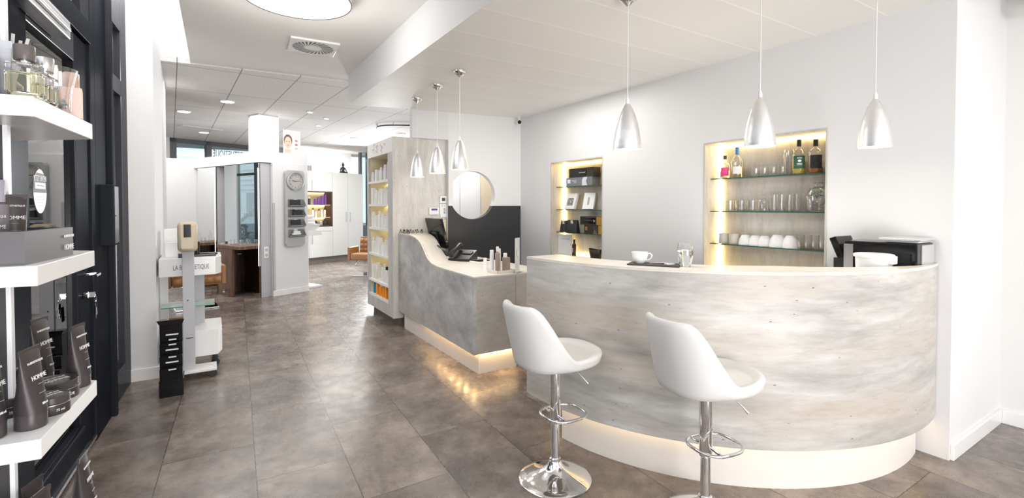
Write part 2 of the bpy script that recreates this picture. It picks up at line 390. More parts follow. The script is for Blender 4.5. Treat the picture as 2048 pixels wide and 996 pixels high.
# corridor behind the round opening
g = G(); g.box(2.9, 3.80, 7.0, 7.1, 0, 2.9); struct(g, 'wall_corridor', WHITE)
g = G(); g.box(3.43, 3.437, 6.992, 7.0, 0, 2.1); struct(g, 'trim_1', GREYP)
t = T('door_2', 'beige door seen through the round opening', 'door', (3.80, 6.98, 0)); t['kind'] = 'structure'
G().box(0, .235, 0, .05, 0, 2.9).make('door_leaf', pm('beige_door', (.72, .62, .46), .5), t, smooth=False)
G().box(.005, .012, -.006, 0, 0, 1.6).make('door_gap', GREYP, t, smooth=False)
G().box(.235, .34, -.02, .05, 0, 2.9).make('door_frame', pm('dark_frame', (.03, .03, .035), .4), t, smooth=False)
g = G(); g.box(4.14, 4.6, 6.0, 7.0, 0, 2.9); struct(g, 'wall_corridor_side', WHITE)
# pillar and wall beside the shop front
g = G(); g.prism([(-.60, 5.0), (-.372, 5.0), (-.36, 5.65), (-.58, 5.65)], 0, 3.2); struct(g, 'pillar', WHITE)
g = G(); g.prism([(-.60, 4.985), (-.357, 4.985), (-.347, 5.66), (-.36, 5.66), (-.37, 5.0), (-.60, 5.0)], 0, .1); struct(g, 'baseboard_pillar', GLOSSW, bevel=.003)
g = G(); g.prism([(-.52, 5.651), (-.375, 5.651), (-.435, 7.5), (-.56, 7.5)], 0, 2.944); struct(g, 'wall_left', WHITE)
g = G(); g.box(-6, -.56, 5.72, 5.84, -.05, 3.2); struct(g, 'wall_outer', pm('outer_render', (.33, .33, .34), .8))
# ---- shop front (frame turned a little) -----------------------------------------------
def FP(s, off=0):  # point along the shop front
    return (FX(s)-off*math.cos(FA), s)
def fbox(g, s0, s1, o0, o1, z0, z1, mi=0):  # o: distance towards the room from the glass line
    a = [(FX(s0)+o0, s0), (FX(s0)+o1, s0), (FX(s1)+o1, s1), (FX(s1)+o0, s1)]
    g.prism(a, z0, z1, mi)
t = T('door_1', 'anthracite framed glass entrance door', 'door', (0, 0, 0)); t['kind'] = 'structure'
g = G(); fbox(g, 2.80, 2.92, -.03, .03, .04, 2.40); g.make('stile', ANTH, t, smooth=False, bevel=.004)
g = G(); fbox(g, 3.60, 3.86, -.03, .03, .04, 2.42); g.make('stile', ANTH, t, smooth=False, bevel=.004)
g = G(); fbox(g, 2.92, 3.60, -.03, .03, 2.26, 2.42); g.make('rail', ANTH2, t, smooth=False, bevel=.004)
g = G(); fbox(g, 2.92, 3.60, -.03, .03, .04, .20); fbox(g, 2.92, 3.60, .03, .05, .17, .2); g.make('rail', ANTH, t, smooth=False, bevel=.004)
g = G(); fbox(g, 2.92, 3.60, -.004, .004, .20, 2.26); g.make('glass', PANE, t, smooth=False)
g = G(); fbox(g, 2.80, 3.92, .03, .045, .02, .04); g.make('threshold_strip', STEEL, t, smooth=False)
g = G(); fbox(g, 2.5, 3.25, .032, .10, 2.285, 2.37); fbox(g, 2.5, 3.2, .10, .115, 2.31, 2.33); g.make('door_closer', STEEL, t, smooth=False, bevel=.005)
hx = FX(3.72)
g = G(); g.tube([(hx+.03, 3.70, 1.05), (hx+.085, 3.70, 1.05), (hx+.1, 3.695, 1.05), (hx+.1, 3.58, 1.05)], .011); g.cyl(.02, 0, .0, (0, 0)) if 0 else None
g.make('handle', CHROME, t)
g = G(); g.t((hx+.03, 3.70, .93), ry=PI/2); g.cyl(.02, 0, .02); g.make('lock_plate', CHROME, t)
g = G(); fbox(g, 3.86, 3.95, -.04, .045, 0, 3.1); fbox(g, 2.3, 3.86, -.04, .05, 2.43, 2.56); fbox(g, 2.62, 2.78, -.04, .05, 0, 3.1); struct(g, 'door_frame_1', ANTH, bevel=.004)
g = G(); fbox(g, 3.76, 3.765, -.035, -.03, 2.56, 3.1); fbox(g, 3.3, 3.36, -.035, .02, 2.56, 3.1); struct(g, 'trim_2', ANTH2)
g = G(); fbox(g, 2.78, 3.86, -.004, .004, 2.56, 3.1); struct(g, 'window_1', PANE)
# post + sidelight
g = G(); fbox(g, 3.95, 4.245, -.06, .045, 0, 3.2); struct(g, 'trim_3', ANTH, bevel=.004)
g = G(); fbox(g, 4.245, 4.28, -.06, .075, 0, 3.2); struct(g, 'trim_4', ANTH, bevel=.004)
g = G()
fbox(g, 4.28, 4.42, -.05, .03, 0, 3.2); fbox(g, 4.80, 5.0, -.05, .03, 0, 3.2)
for z0, z1 in ((0, .22), (2.30, 2.42), (2.80, 3.2)): fbox(g, 4.42, 4.8, -.05, .03, z0, z1)
struct(g, 'window_2_frame', ANTH2, bevel=.004)
g = G(); fbox(g, 4.42, 4.8, -.02, -.014, .22, 2.8); struct(g, 'window_2', PANE)
g = G(); g.prism([(-1.1, 2.0), (-.80, 2.0), (-.80, 2.62), (-1.1, 2.62)], 0, 0.001)
# far salon shell: partition, windows, street side
def lstruct(g, name, m, **kw): return struct(g, name, m, loc=(LO[0], LO[1], 0), rz=LA, **kw)
g = G(); g.prism([(0, 0), (.605, 0), (.605, 2.42), (-.03, 2.42), (-.65, 2.72), (-.70, 2.62), (-.13, 2.32), (0, 2.2)], 0, 2.14); g.prism([(-.18, .05), (.605, 0), (.605, 2.42), (-.03, 2.42), (-.65, 2.72), (-.70, 2.62), (-.18, 2.37)], 2.14, 2.315); lstruct(g, 'wall_partition', WHITE)
g = G(); g.box(-.012, .617, -.012, 0, 0, .09); g.box(.605, .617, 0, 2.4, 0, .09); lstruct(g, 'baseboard_partition', GLOSSW, bevel=.003)
g = G(); g.box(-.004, .03, -.004, .02, .09, 1.5); lstruct(g, 'trim_5', GREYP)
g = G(); g.box(-.07, .265, .276, .6, 2.315, 2.95); lstruct(g, 'column', WHITE)
# back window with transom
g = G()
for x0_, x1_ in ((.28, .42), (1.02, 1.14), (2.2, 2.32)): g.box(x0_, x1_, 4.62, 4.72, 0, 2.945)
g.box(.28, 2.32, 4.62, 4.72, 2.855, 2.945); g.box(.28, 2.32, 4.62, 4.72, 1.9, 2.0); lstruct(g, 'window_3_frame', pm('grey_frame', (.13, .135, .145), .4), bevel=.004)
g = G(); g.box(.42, 2.2, 4.66, 4.668, 2.0, 2.855); lstruct(g, 'window_3', thin('frost', (.80, .90, .92), 1.45, 1))
tx = text('LA BIOSTHETIQUE', .235, 'window_3_lettering', LETG, None, LF(1.66, 4.655, 2.68), LA, .5, mirror=True, kind='structure')
g = G(); g.box(.0, .28, 4.6, 4.75, 0, 2.945); g.box(2.32, 2.9, 4.6, 4.75, 0, 2.945); lstruct(g, 'wall_far', WHITE)
g = G(); g.box(2.7, 4.62, 4.12, 4.2, 0, 2.945); lstruct(g, 'wall_rear', WHITE)
g = G()
for x0_, x1_ in ((4.53, 4.6), (4.78, 4.85)): g.box(x0_, x1_, 3.62, 3.7, 0, 2.945)
g.box(4.6, 4.78, 3.62, 3.7, 0, .9); lstruct(g, 'window_4_frame', pm('grey_frame', (0, 0, 0)), bevel=.003)
g = G(); g.box(4.6, 4.78, 3.65, 3.66, .9, 2.945); lstruct(g, 'window_4', thin('frost2', (.80, .90, .95), 1.45, 1))
g = G(); g.box(4.85, 7.5, 3.6, 3.75, 0, 2.945); lstruct(g, 'wall_rear_right', WHITE)
# street-side wall with the window the mirror shows
xw = -2.99
g = G(); g.box(xw-.12, xw, 6.6, 8.2, 0, 2.945); g.box(xw-.12, xw, 2.0, 5.42, 0, 2.945); g.box(xw-.12, xw, 5.42, 6.6, 2.75, 2.945); g.box(xw-.12, xw, 5.42, 6.6, 0, .25); lstruct(g, 'wall_street', WHITE)
g = G(); g.box(xw-.08, xw+.02, 5.42, 5.60, .25, 2.75); g.box(xw-.08, xw-.02, 5.6, 6.6, 2.3, 2.36); lstruct(g, 'window_5_frame', ANTH)
g = G(); g.box(xw-.05, xw-.045, 5.6, 6.6, .25, 2.75); lstruct(g, 'window_5', thin('street_glass', (.86, .95, .97), 1.45, .6))
# houses opposite
t = T('house_facade', 'grey house front across the street seen in the styling mirror', 'house', LF(-14, 17), LA)
G().box(-.5, 0, -8, 14, 0, 9).make('wall', pm('house_render', (.75, .8, .8), .8), t, smooth=False)
for k in range(6):
    G().box(0, .05, -7+3.2*k, -5.2+3.2*k, .4, 2.4).make('shop_window', pm('dark_pane', (.12, .17, .18), .2), t, smooth=False)
g = G()
for k in range(5): g.box(0, .06, -8, 14, 2.6+.35*k, 2.66+.35*k)
g.make('shutter_band', pm('shutter', (.55, .58, .58), .6), t, smooth=False)
t = T('street_house', 'grey house front outside the entrance door', 'house', (-9, 0, 0))
G().box(-.5, 0, -3, 8, 0, 5).make('wall', pm('house_render2', (.22, .23, .25), .8), t, smooth=False)
for k in range(2): G().box(0, .05, 1+3.5*k, 2.5+3.5*k, .8, 2.6).make('window', pm('dark_pane', (0, 0, 0)), t, smooth=False)
# ================================================================ BAR
BC = (3.272, 2.527); BR = 1.525
def arcpts(r, a0, a1, n=64, c=BC): return [(c[0]+(r(a) if callable(r) else r)*math.cos(rad(a)), c[1]+(r(a) if callable(r) else r)*math.sin(rad(a))) for a in [a0+(a1-a0)*k/n for k in range(n+1)]]
def ring(g, ro, ri, z0, z1, a0=177.8, a1=280.3, n=64, c=BC, mi=0):
    O = arcpts(ro, a0, a1, n, c); I = arcpts(ri, a0, a1, n, c); R4 = []
    rows = [[(x, y, z0) for x, y in O], [(x, y, z1) for x, y in O], [(x, y, z1) for x, y in I], [(x, y, z0) for x, y in I], [(x, y, z0) for x, y in O]]
    g.grid(rows, mi, flip=False)
    for k in (0, n): g.add([(*O[k], z0), (*O[k], z1), (*I[k], z1), (*I[k], z0)], [(0, 1, 2, 3) if k else (3, 2, 1, 0)], mi)
    return g
bar = T('bar_counter', 'curved bar counter clad in pale concrete look panels with lit white plinth', 'bar counter', (BC[0], BC[1], 0))
def off(g):
    g.v = [(x-BC[0], y-BC[1], z) for x, y, z in g.v]; return g
off(ring(G(), BR, BR-.03, .235, 1.108)).make('front_panel', BARC, bar)
ri = lambda a: 1.26 if a < 238 else 1.26+.232*min(1, (a-238)/34)
off(ring(G(), BR+.002, ri, 1.108, 1.123)).make('countertop', TOPC, bar)
off(ring(G(), 1.41, 1.36, 0, .262, 185.5, 280.0, c=(3.263, 2.491))).make('plinth', pm('plinth_white', (.74, .71, .67), .5), bar)
off(ring(G(), BR-.03, .80, .93, .95, 178, 279)).make('inner_worktop', WHITE, bar)
off(ring(G(), BR-.03, 1.40, .262, .275, 178, 280)).make('underside', WHITE, bar)
off(ring(G(), 1.49, 1.475, .246, .256, 180, 279)).make('light_strip', emis('bar_led', (1, .72, .40), 7), bar)
off(G().box(1.78, 2.45, 2.555, 2.575, .24, .93)).make('end_panel', BARC, bar, smooth=False)
# wall foot beside the bar (white end of the wall is part of wall_niche)

# ================================================================ RECEPTION DESK
desk = T('reception_desk', 'concrete look reception desk with wave shaped raised top and white plinth', 'reception desk', (1.9, 3.58, 0))
PROF = [(5.60, 1.125), (5.32, 1.128), (5.16, 1.122), (5.02, 1.108), (4.92, 1.085), (4.84, 1.05), (4.78, 1.01), (4.73, .97), (4.68, .93), (4.62, .90), (4.53, .872), (4.40, .858), (4.25, .854), (3.58, .854)]
def pfx(y): return 1.882+.024*(y-3.58)
g = G()  # front panel with wave edge, thickness .03
top = [(y, z) for y, z in PROF]
poly = [(y, z-.012) for y, z in top]+[(3.58, .19), (5.60, .19)]
n = len(poly)
vs = [(pfx(y)-1.9, y-3.58, z) for y, z in poly]+[(pfx(y)-1.9+.03, y-3.58, z) for y, z in poly]
g.add(vs, [tuple(range(n)), tuple(range(2*n-1, n-1, -1))]+[((i+1) % n, i, i+n, (i+1) % n+n) for i in range(n)])
g.make('front_panel', DESKC, desk, smooth=False)
g = G()  # wave sheet
rows = []
for y, z in PROF[:13]:
    yb = min(y+.40, 5.585+.002*(y-5)); rows.append([(pfx(y)-1.9-.001, y-3.58, z), (2.27-1.9, yb-3.58, z), (2.27-1.9, yb-3.58, z-.012), (pfx(y)-1.9-.001, y-3.58, z-.012)])
g.grid(rows, close=True, flip=True); g.make('wave_top', TOPC, desk)
g = G(); g.prism([(-.019, -.001), (.78, -.001), (.78, 1.82), (.06, 1.82), (.045, .84), (.002, .84)], .842, .854); g.make('worktop', TOPC, desk, smooth=False)
g = G(); g.box(.012, .40, .001, .03, .19, .842); g.box(.403, .78, .001, .03, .19, .842); g.make('end_panel', concrete('desk_end_concrete', (1, 1, 3), (.40, .385, .37), (.50, .485, .465), (.60, .58, .56), (.52, .46, .40)), desk, smooth=False)
g = G(); g.box(.06, .45, .06, 1.91, 0, .235); g.make('plinth', pm('plinth_white', (0, 0, 0)), desk, smooth=False)
g = G(); g.box(.035, .78, .032, 1.97, .235, .25); g.make('underside', WHITE, desk, smooth=False)
LD = emis('desk_led', (1, .64, .28), 230)
g = G()
for k in range(12): g.box(.036, .05, .10+.155*k, .112+.155*k, .196, .206)
for k in range(6): g.box(.08+.07*k, .092+.07*k, .036, .048, .196, .206)
g.make('light_strip', LD, desk, smooth=False)

# ================================================================ PRODUCT TOWER
tw = T('product_tower', 'tall concrete look product tower with lit open shelves beside the reception desk', 'display tower', (1.865, 5.605, 0))
D = .70; L = 1.09; Zt = 2.278; o0, o1 = .197, 1.026
g = G()
g.box(0, D, 0, .018, .10, Zt, 0)                       # wall facing the desk
g.box(.004, .03, .018, o0, .10, Zt, 1); g.box(0, D, L-.02, L, .10, Zt, 1); g.box(.004, .03, o1, L, .10, Zt, 1)
g.box(.004, .03, o0, o1, .10, .255, 1); g.box(D-.02, D, .018, L-.02, .1, Zt-.02, 0); g.box(.03, D-.02, .018, L-.02, Zt-.02, Zt, 1)
g.make('carcass', [TOWC, concrete('tower_side', (3, 3, .6), (.46, .46, .46), (.55, .55, .55), (.62, .62, .62), (.56, .54, .52), pits=False)], tw, smooth=False)
g = G(); g.box(.004, .03, o0-.0, o1, 2.098, Zt-.02); g.box(0, .004, .02, L, 2.098, Zt); g.make('header', GLOSSW, tw, smooth=False)
g = G()
g.box(.03, .035, .16, o1+.05, .24, 2.13); g.t(); g.box(.28, .29, .16, o1+.05, .24, 2.13); g.make('back_panel', pm('cream_board', (.80, .72, .52), .6), tw, smooth=False) if 0 else None
G().box(.28, .29, .1, o1+.04, .24, 2.13).make('back_panel', pm('cream_board', (.80, .72, .52), .6), tw, smooth=False)
g = G(); g.box(.03, .28, o0-.012, o0, .24, 2.13); g.box(.03, .28, o1, o1+.012, .24, 2.13); g.make('side_lining', pm('cream_board', (0, 0, 0)), tw, smooth=False)
SZ = [.274, .470, .824, 1.167, 1.475, 1.779]
for k, z in enumerate(SZ): G().box(.002, .28, o0, o1, z-.03, z).make('shelf', GLOSSW, tw, smooth=False)
G().box(.03, .28, o0, o1, 2.093, 2.103).make('soffit', pm('cream_board', (0, 0, 0)), tw, smooth=False)
for k, z in enumerate(SZ[1:]+[2.128]): G().box(.255, .27, o0+.02, o1-.02, z-.0335, z-.0305).make('light_strip', emis('tower_led%d' % k, (1, .84, .5), 9), tw, smooth=False)
G().box(.07, D-.04, .02, L-.05, 0, .10).make('toe_kick', pm('brown_kick', (.12, .10, .09), .5), tw, smooth=False)
# brushed sketch lettering on the header
g = G(); r2 = random.Random(3)
for k in range(34):
    y = .28+.55*r2.random(); z = 2.135+.10*r2.random(); w = .008+.02*r2.random()
    a = r2.random()*3
    g.tube([(-.0008, y, z), (-.0008, y+w*math.cos(a), z+w*math.sin(a)), (-.0008, y+w*math.cos(a+1)*1.4, z+w*math.sin(a+1)*1.4)], .0012, 4)
g.make('scribble_print', pm('soft_grey', (.35, .37, .40), .6), tw)
# bottles in the tower
def bottle_mesh(kind, h, r):
    g = G()
    if kind == 0: g.lathe([(r*.96, 0), (r, .004), (r, h*.72), (r*.9, h*.75), (r*.55, h*.77), (r*.55, h*.8)], 16); g.lathe([(r*.6, h*.8), (r*.6, h*.985), (r*.5, h)], 16, 1)
    elif kind == 1: g.lathe([(r*.9, 0), (r*.95, .004), (r*.95, h*.16)], 16, 1); g.lathe([(r, h*.16), (r*1.0, h*.55), (r*.7, h*.97), (r*.7, h)], 16, sy=.8)
    elif kind == 2: g.lathe([(r, 0), (r, h*.84), (r*.92, h*.86)], 16); g.lathe([(r*.95, h*.86), (r*.95, h*.985), (r*.85, h)], 16, 1)
    else: g.box(-r, r, -r, r, 0, h)
    return g
CW = pm('cream_plastic', (.80, .77, .68), .4)
names = ['bottle', 'tube', 'bottle', 'carton']
rows_ = ['lowest', 'second lowest', 'third lowest', 'fourth lowest', 'second highest', 'highest']
cache = {}
for k, z in enumerate(SZ):
    n = 11 if k else 12
    if k == 5: n = 9
    for i in range(n):
        f = i/(n-1); kind = [0, 2, 1, 0, 3, 2][(i*5+k*2) % 6]
        if k == 0:
            hh = [.115, .15, .16, .13, .17, .15][(i*3+1) % 6]; mt = BLUE if i in (0, 10, 11) else ORNG; cn = 'blue' if i in (0, 10, 11) else 'orange'
            capm = PLW if i in (3, 6) else mt
        else:
            hh = [.18, .21, .16, .22, .19, .15, .2][(i*3+k*2) % 7]; mt = PLW; cn = 'white'; capm = PLW
            if k == 1 and i in (6, 8): mt = CW; cn = 'cream'
            if k == 1 and i == 2: capm = BLK
            if k == 5: hh = .13+.011*(n-1-i)
        key = (kind, round(hh, 3), mt.name, capm.name); yy = 5.605+o0+.06+f*(o1-o0-.13); xx = 1.865+.05+(.035 if i % 2 else 0)
        lb = '%s %s %s from the right on the %s lit shelf of the product tower' % (ORD[i], cn, names[kind], rows_[k])
        if key not in cache:
            o = bottle_mesh(kind, hh, .027 if kind != 3 else .024).make(names[kind], [mt, capm], None, label=lb, cat=names[kind], group='products on the %s tower shelf' % rows_[k]); o.location = (xx, yy, z); cache[key] = o
        else: dup(cache[key], (xx, yy, z), 0, lb, 'products on the %s tower shelf' % rows_[k])

# ---------------------------------------------------------------- things on the desk
r3 = random.Random(5)
g = G(); g.lathe([(.010, 0), (.012, .002), (.012, .022), (.006, .026)], 12); g.lathe([(.0065, .026), (.0055, .043), (.004, .044)], 12, 1)
PT = [(1.95, 5.575), (1.97, 5.53), (2.02, 5.55), (1.96, 5.48), (2.05, 5.51), (1.95, 5.435), (2.0, 5.44), (1.96, 5.38), (2.03, 5.38), (1.955, 5.32), (2.08, 5.43), (2.13, 5.50), (2.14, 5.40), (2.17, 5.45)]
POL = None
for i, (x, y) in enumerate(PT):
    lb = '%s small capped glass bottle counted from the tower on the raised desk top' % ORD[i]
    if POL is None: POL = g.make('nail_polish_bottle', [thin('vial', (.9, .85, .78), 1.5, 2), BLK], None, label=lb, cat='bottle', group='small bottles on the raised desk top'); POL.location = (x, y, 1.1285)
    else: dup(POL, (x, y, 1.1285), 0, lb)
mon = T('computer_monitor', 'black computer monitor seen from behind on the reception desk', 'monitor', (2.365, 5.365, .854), rad(90))
G().t((0, 0, .10), rx=rad(-14)).box(-.228, .228, -.02, .015, 0, .36).make('screen', BLKG, mon, smooth=False, bevel=.006)
G().t((0, 0, .10), rx=rad(-14)).box(-.07, .07, .015, .04, .05, .2).make('back_cover', BLK, mon, smooth=False, bevel=.006)
g = G(); g.box(-.03, .03, .0, .03, .01, .2); g.make('stand', STEEL, mon, smooth=False, bevel=.003)
G().box(-.11, .11, -.09, .075, 0, .012).make('foot', BLK, mon, smooth=False, bevel=.004)
ph = T('desk_telephone', 'black desk telephone with coiled handset beside the monitor', 'telephone', (2.37, 4.76, .854), rad(-50)); ph.scale = (1.25, 1.25, 1.25)
g = G(); g.add([(-.1, -.1, 0), (.1, -.1, 0), (.1, .1, 0), (-.1, .1, 0), (-.1, -.1, .02), (.1, -.1, .02), (.1, .1, .085), (-.1, .1, .085)], [(0, 3, 2, 1), (4, 5, 6, 7), (0, 1, 5, 4), (1, 2, 6, 5), (2, 3, 7, 6), (3, 0, 4, 7)]); g.make('base', BLK, ph, smooth=False, bevel=.006)
G().tube([(-.07, -.11, .05), (-.07, -.08, .075), (-.07, 0, .095), (-.07, .08, .125), (-.07, .11, .12)], [.024, .02, .015, .02, .024], 12).make('handset', BLK, ph)
G().t((.03, .03, .066), rx=rad(18)).box(-.04, .05, -.03, .03, 0, .004).make('display', DKGREY, ph, smooth=False)
ct = T('card_terminal', 'black card payment terminal lying on the reception desk', 'card terminal', (2.50, 4.98, .854), rad(-35))
g = G(); g.add([(-.045, -.1, 0), (.045, -.1, 0), (.045, .1, 0), (-.045, .1, 0), (-.045, -.1, .03), (.045, -.1, .03), (.045, .1, .065), (-.045, .1, .065)], [(0, 3, 2, 1), (4, 5, 6, 7), (0, 1, 5, 4), (1, 2, 6, 5), (2, 3, 7, 6), (3, 0, 4, 7)]); g.make('body', BLK, ct, smooth=False, bevel=.008)
G().t((0, .05, .058), rx=rad(10)).box(-.035, .035, -.025, .03, 0, .003).make('screen', BLKG, ct, smooth=False)
g = G()
for i in range(12): g.t((-.027+.018*(i % 4), -.075+.022*(i//4), .04+.0039*(i//4)), rx=rad(10)).box(-.006, .006, -.006, .006, 0, .004)
g.make('keypad', DKGREY, ct, smooth=False)
g = G(); P = [(2.34, 5.12, .865), (2.30, 5.12, .93), (2.25, 5.13, .985), (2.215, 5.10, 1.0), (2.21, 5.03, .985), (2.24, 4.98, .95), (2.30, 4.93, .90), (2.36, 4.93, .875), (2.45, 4.96, .87)]
g.tube(P, .006, 8); g.make('cable', BLK, None, label='black looped cable running over the wave of the desk to the terminal', cat='cable')
tb = T('tablet', 'flat tablet with black screen and white frame lying on the desk', 'tablet', (2.50, 4.56, .854), rad(12))
G().box(-.13, .13, -.11, .11, 0, .008).make('case', PLW, tb, smooth=False, bevel=.003)
G().box(-.105, .105, -.085, .085, .008, .0095).make('screen', BLKG, tb, smooth=False)
# product tray at the desk end
tr = G(); tr.box(-.1, .1, -.09, .09, 0, .012); tr.box(-.1, .1, -.09, -.084, .012, .028); tr.box(-.1, -.094, -.09, .09, .012, .028); tr.box(.094, .1, -.09, .09, .012, .028)
tr.make('product_tray', pm('blush_white', (.72, .66, .63), .3), None, smooth=False, bevel=.002, loc=(2.23, 3.70, .854), rz=rad(0), label='shallow pale tray of hair products at the front end of the desk', cat='tray')
for nm, x, y, h, r, kd, m1, m2, lb in [
    ('lotion_bottle', 2.165, 3.665, .225, .021, 0, TAUPE, PLW, 'tallest taupe bottle with white cap on the desk product tray'),
    ('cream_carton', 2.255, 3.665, .125, .026, 3, TAUPE, TAUPE, 'short square taupe carton on the desk product tray'),
    ('spray_bottle', 2.15, 3.74, .19, .018, 2, PLW, PLW, 'slim white bottle left of the tall taupe bottle on the tray'),
    ('spray_bottle', 2.215, 3.73, .20, .02, 2, PLW, PLW, 'tall white bottle behind the square taupe carton on the tray'),
    ('spray_bottle', 2.285, 3.73, .155, .018, 2, PLW, PLW, 'shorter white bottle at the right back of the desk tray')]:
    bottle_mesh(kd, h, r).make(nm, [m1, m2], None, loc=(x, y, .866), label=lb, cat='bottle' if kd != 3 else 'carton', group='products on the desk tray', smooth=True)
bottle_mesh(2, .115, .017).make('sample_bottle', [PLW, PLW], None, loc=(2.17, 3.90, .854), label='small white bottle standing alone behind the desk product tray', cat='bottle')
sg = T('acrylic_sign', 'upright clear acrylic sign with printed card at the desk end', 'sign', (2.345, 3.62, .854), rad(36))
G().box(-.055, .055, -.002, .002, .0, .31).make('panel', pm('sign_card', (.74, .76, .78), .3), sg, smooth=False)
G().box(-.055, .055, -.035, .035, 0, .006).make('foot', TUM, sg, smooth=False)
g = G()
for k in range(24): a = k/23*PI*1.6; g.t(); g.box(-.012+.018*math.cos(a)-.004, -.012+.018*math.cos(a)+.004, -.003, -.0022, .12+.004*k, .128+.004*k)
g.make('swirl_print', GREYP, sg, smooth=False)
# ---------------------------------------------------------------- wall controls on the tower
def wallthing(name, label, cat, x, z): return T(name, label, cat, (x*.9815, 5.604, 1.45+(z-1.45)*.9815))
t = wallthing('thermostat', 'square white thermostat with dark display on the tower wall', 'thermostat', 2.56, 1.533)
G().box(-.046, .046, -.016, 0, -.046, .046).make('housing', PLW, t, smooth=False, bevel=.003)
G().box(-.022, .022, -.0175, -.016, -.018, .02).make('display', DKGREY, t, smooth=False)
t = wallthing('control_panel', 'tall white control plate with coloured buttons below the thermostat', 'control panel', 2.56, 1.392)
G().box(-.047, .047, -.016, 0, -.084, .084).make('housing', PLW, t, smooth=False, bevel=.003)
for k, m in enumerate((RED, pm('green', (.1, .5, .2), .4), pm('blue', (.05, .15, .6), .4))): G().box(.0, .022, -.0185, -.016, .012-.024*k, .026-.024*k).make('button', m, t, smooth=False)
G().box(-.022, -.014, -.0175, -.016, .055, .063).box(.008, .016, -.0175, -.016, .055, .063).make('indicator_lights', DKGREY, t, smooth=False)
t = wallthing('alarm_keypad', 'white alarm keypad with blue display above the monitor', 'alarm panel', 2.43, 1.384)
G().box(-.068, .068, -.025, 0, -.046, .046).make('housing', PLW, t, smooth=False, bevel=.012)
G().box(-.04, .04, -.027, -.025, .01, .032).make('display', pm('indigo', (.07, .05, .30), .3), t, smooth=False)
t = wallthing('remote_control', 'cream remote control in a holder on the tower wall', 'remote control', 2.566, 1.185)
G().box(-.03, .03, -.022, 0, -.08, .08).make('body', pm('cream', (.75, .70, .52), .4), t, smooth=False, bevel=.006)
G().box(-.018, -.004, -.024, -.022, -.04, .06).make('slot', GREYP, t, smooth=False)
G().box(.004, .02, -.024, -.022, .045, .065).make('button', pm('yellow', (.7, .6, .1), .4), t, smooth=False)
# ================================================================ BAR STOOLS
def make_stool(label, loc, rz):
    t = T('bar_stool', label, 'bar stool', loc, rz, 'bar stools at the curved bar')
    # seat shell: +x is the front
    N = 40; rows = []
    def sm(a, b, x): x = max(0, min(1, (x-a)/(b-a))); return x*x*(3-2*x)
    def rim(th):
        c = math.cos(th); back = sm(.10, .72, -c); side = sm(.05, .55, -c)
        ax = .245 if c > 0 else .215
        x = ax*c; y = .222*math.sin(th)
        n = 2.4; k = (abs(math.cos(th))**n+abs(math.sin(th))**n)**(-1/n); x *= k; y *= k
        h = .675+.012*max(0, c)+.275*back
        x -= .075*back; y *= 1-.13*back
        return x, y, h, back, side
    def loop(fn): return [fn(2*PI*k/N) for k in range(N)]
    def bottom(s, z): return loop(lambda th: (rim(th)[0]*s*(1-.0*s)+.0, .222*math.sin(th)*s*((abs(math.cos(th))**2.4+abs(math.sin(th))**2.4)**(-1/2.4)), z))
    rows.append(bottom(.03, .615)); rows.append(bottom(.45, .613)); rows.append(bottom(.72, .618))
    def outer(f):
        def fn(th):
            x, y, h, b, s = rim(th); x0 = rim(th)[0]*.93+.06*b; y0 = .222*math.sin(th)*.95*((abs(math.cos(th))**2.4+abs(math.sin(th))**2.4)**(-1/2.4)); z0 = .635
            return (x0+(x-x0)*f, y0+(y-y0)*f, z0+(h-z0)*f)
        return loop(fn)
    rows += [outer(0), outer(.4), outer(.8), outer(.97)]
    def top(d, dz):
        def fn(th):
            x, y, h, b, s = rim(th); L = math.hypot(x, y); k = 1-d/L; return (x*k, y*k, h+dz)
        return loop(fn)
    rows += [top(.012, .012), top(.034, .010)]
    def inner(f):
        def fn(th):
            x, y, h, b, s = rim(th); L = math.hypot(x, y); k = 1-.052/L
            xi, yi, zi = x*k, y*k, h-.012; xe, ye = rim(th)[0]*.74+.10*b, y*.74; ze = .672
            return (xi+(xe-xi)*f, yi+(ye-yi)*f, zi+(ze-zi)*f)
        return loop(fn)
    rows += [inner(.05), inner(.5), inner(.92)]
    rows += [loop(lambda th: (rim(th)[0]*.5+.05*rim(th)[3], rim(th)[1]*.5, .678)), loop(lambda th: (rim(th)[0]*.04, rim(th)[1]*.04, .682))]
    g = G(); g.grid(rows, close=True)
    n = len(rows)
    g.f.append(tuple(range(N-1, -1, -1))); g.m.append(0); g.f.append(tuple((n-1)*N+k for k in range(N))); g.m.append(0)
    g.make('seat', LEATH, t, sub=1, ang=180)
    G().lathe([(.0, .035), (.03, .035), (.024, .05), (.024, .07)], 24).cyl(.0225, .05, .44).make('pole', CHROME, t)
    G().lathe([(.028, .30), (.0295, .302), (.0295, .60), (.05, .612)], 28).make('sleeve', CHROME, t)
    prof = [(.192, 0), (.193, .006), (.186, .012), (.15, .02), (.10, .036), (.06, .058), (.04, .08), (.034, .095), (.031, .1)]
    G().lathe(prof, 56).lathe([(.026, .1), (.03, .104), (.03, .112), (.026, .116)], 24).make('base', CHROME, t)
    pts = []
    for k in range(48):
        c_, s_ = math.cos(2*PI*k/48), math.sin(2*PI*k/48); q = (abs(c_)**2.8+abs(s_)**2.8)**(-1/2.8)
        pts.append((.052+.115*c_*q, .105*s_*q, .34))
    g = G(); g.tube(pts, .0075, 12, closed=True)
    for s_ in (-1, 1): g.tube([(.0, s_*.105, .34), (.0, s_*.025, .345)], .006, 8)
    g.make('footrest', CHROME, t)
    G().tube([(.04, -.04, .612), (.07, -.075, .60), (.10, -.12, .55), (.112, -.135, .53)], [.004, .004, .004, .007], 10).make('lever', CHROME, t)
    return t
st = make_stool('white leather bar stool with its whole chrome base in view, nearer the reception desk', (1.548, 2.02, 0), rad(-2))
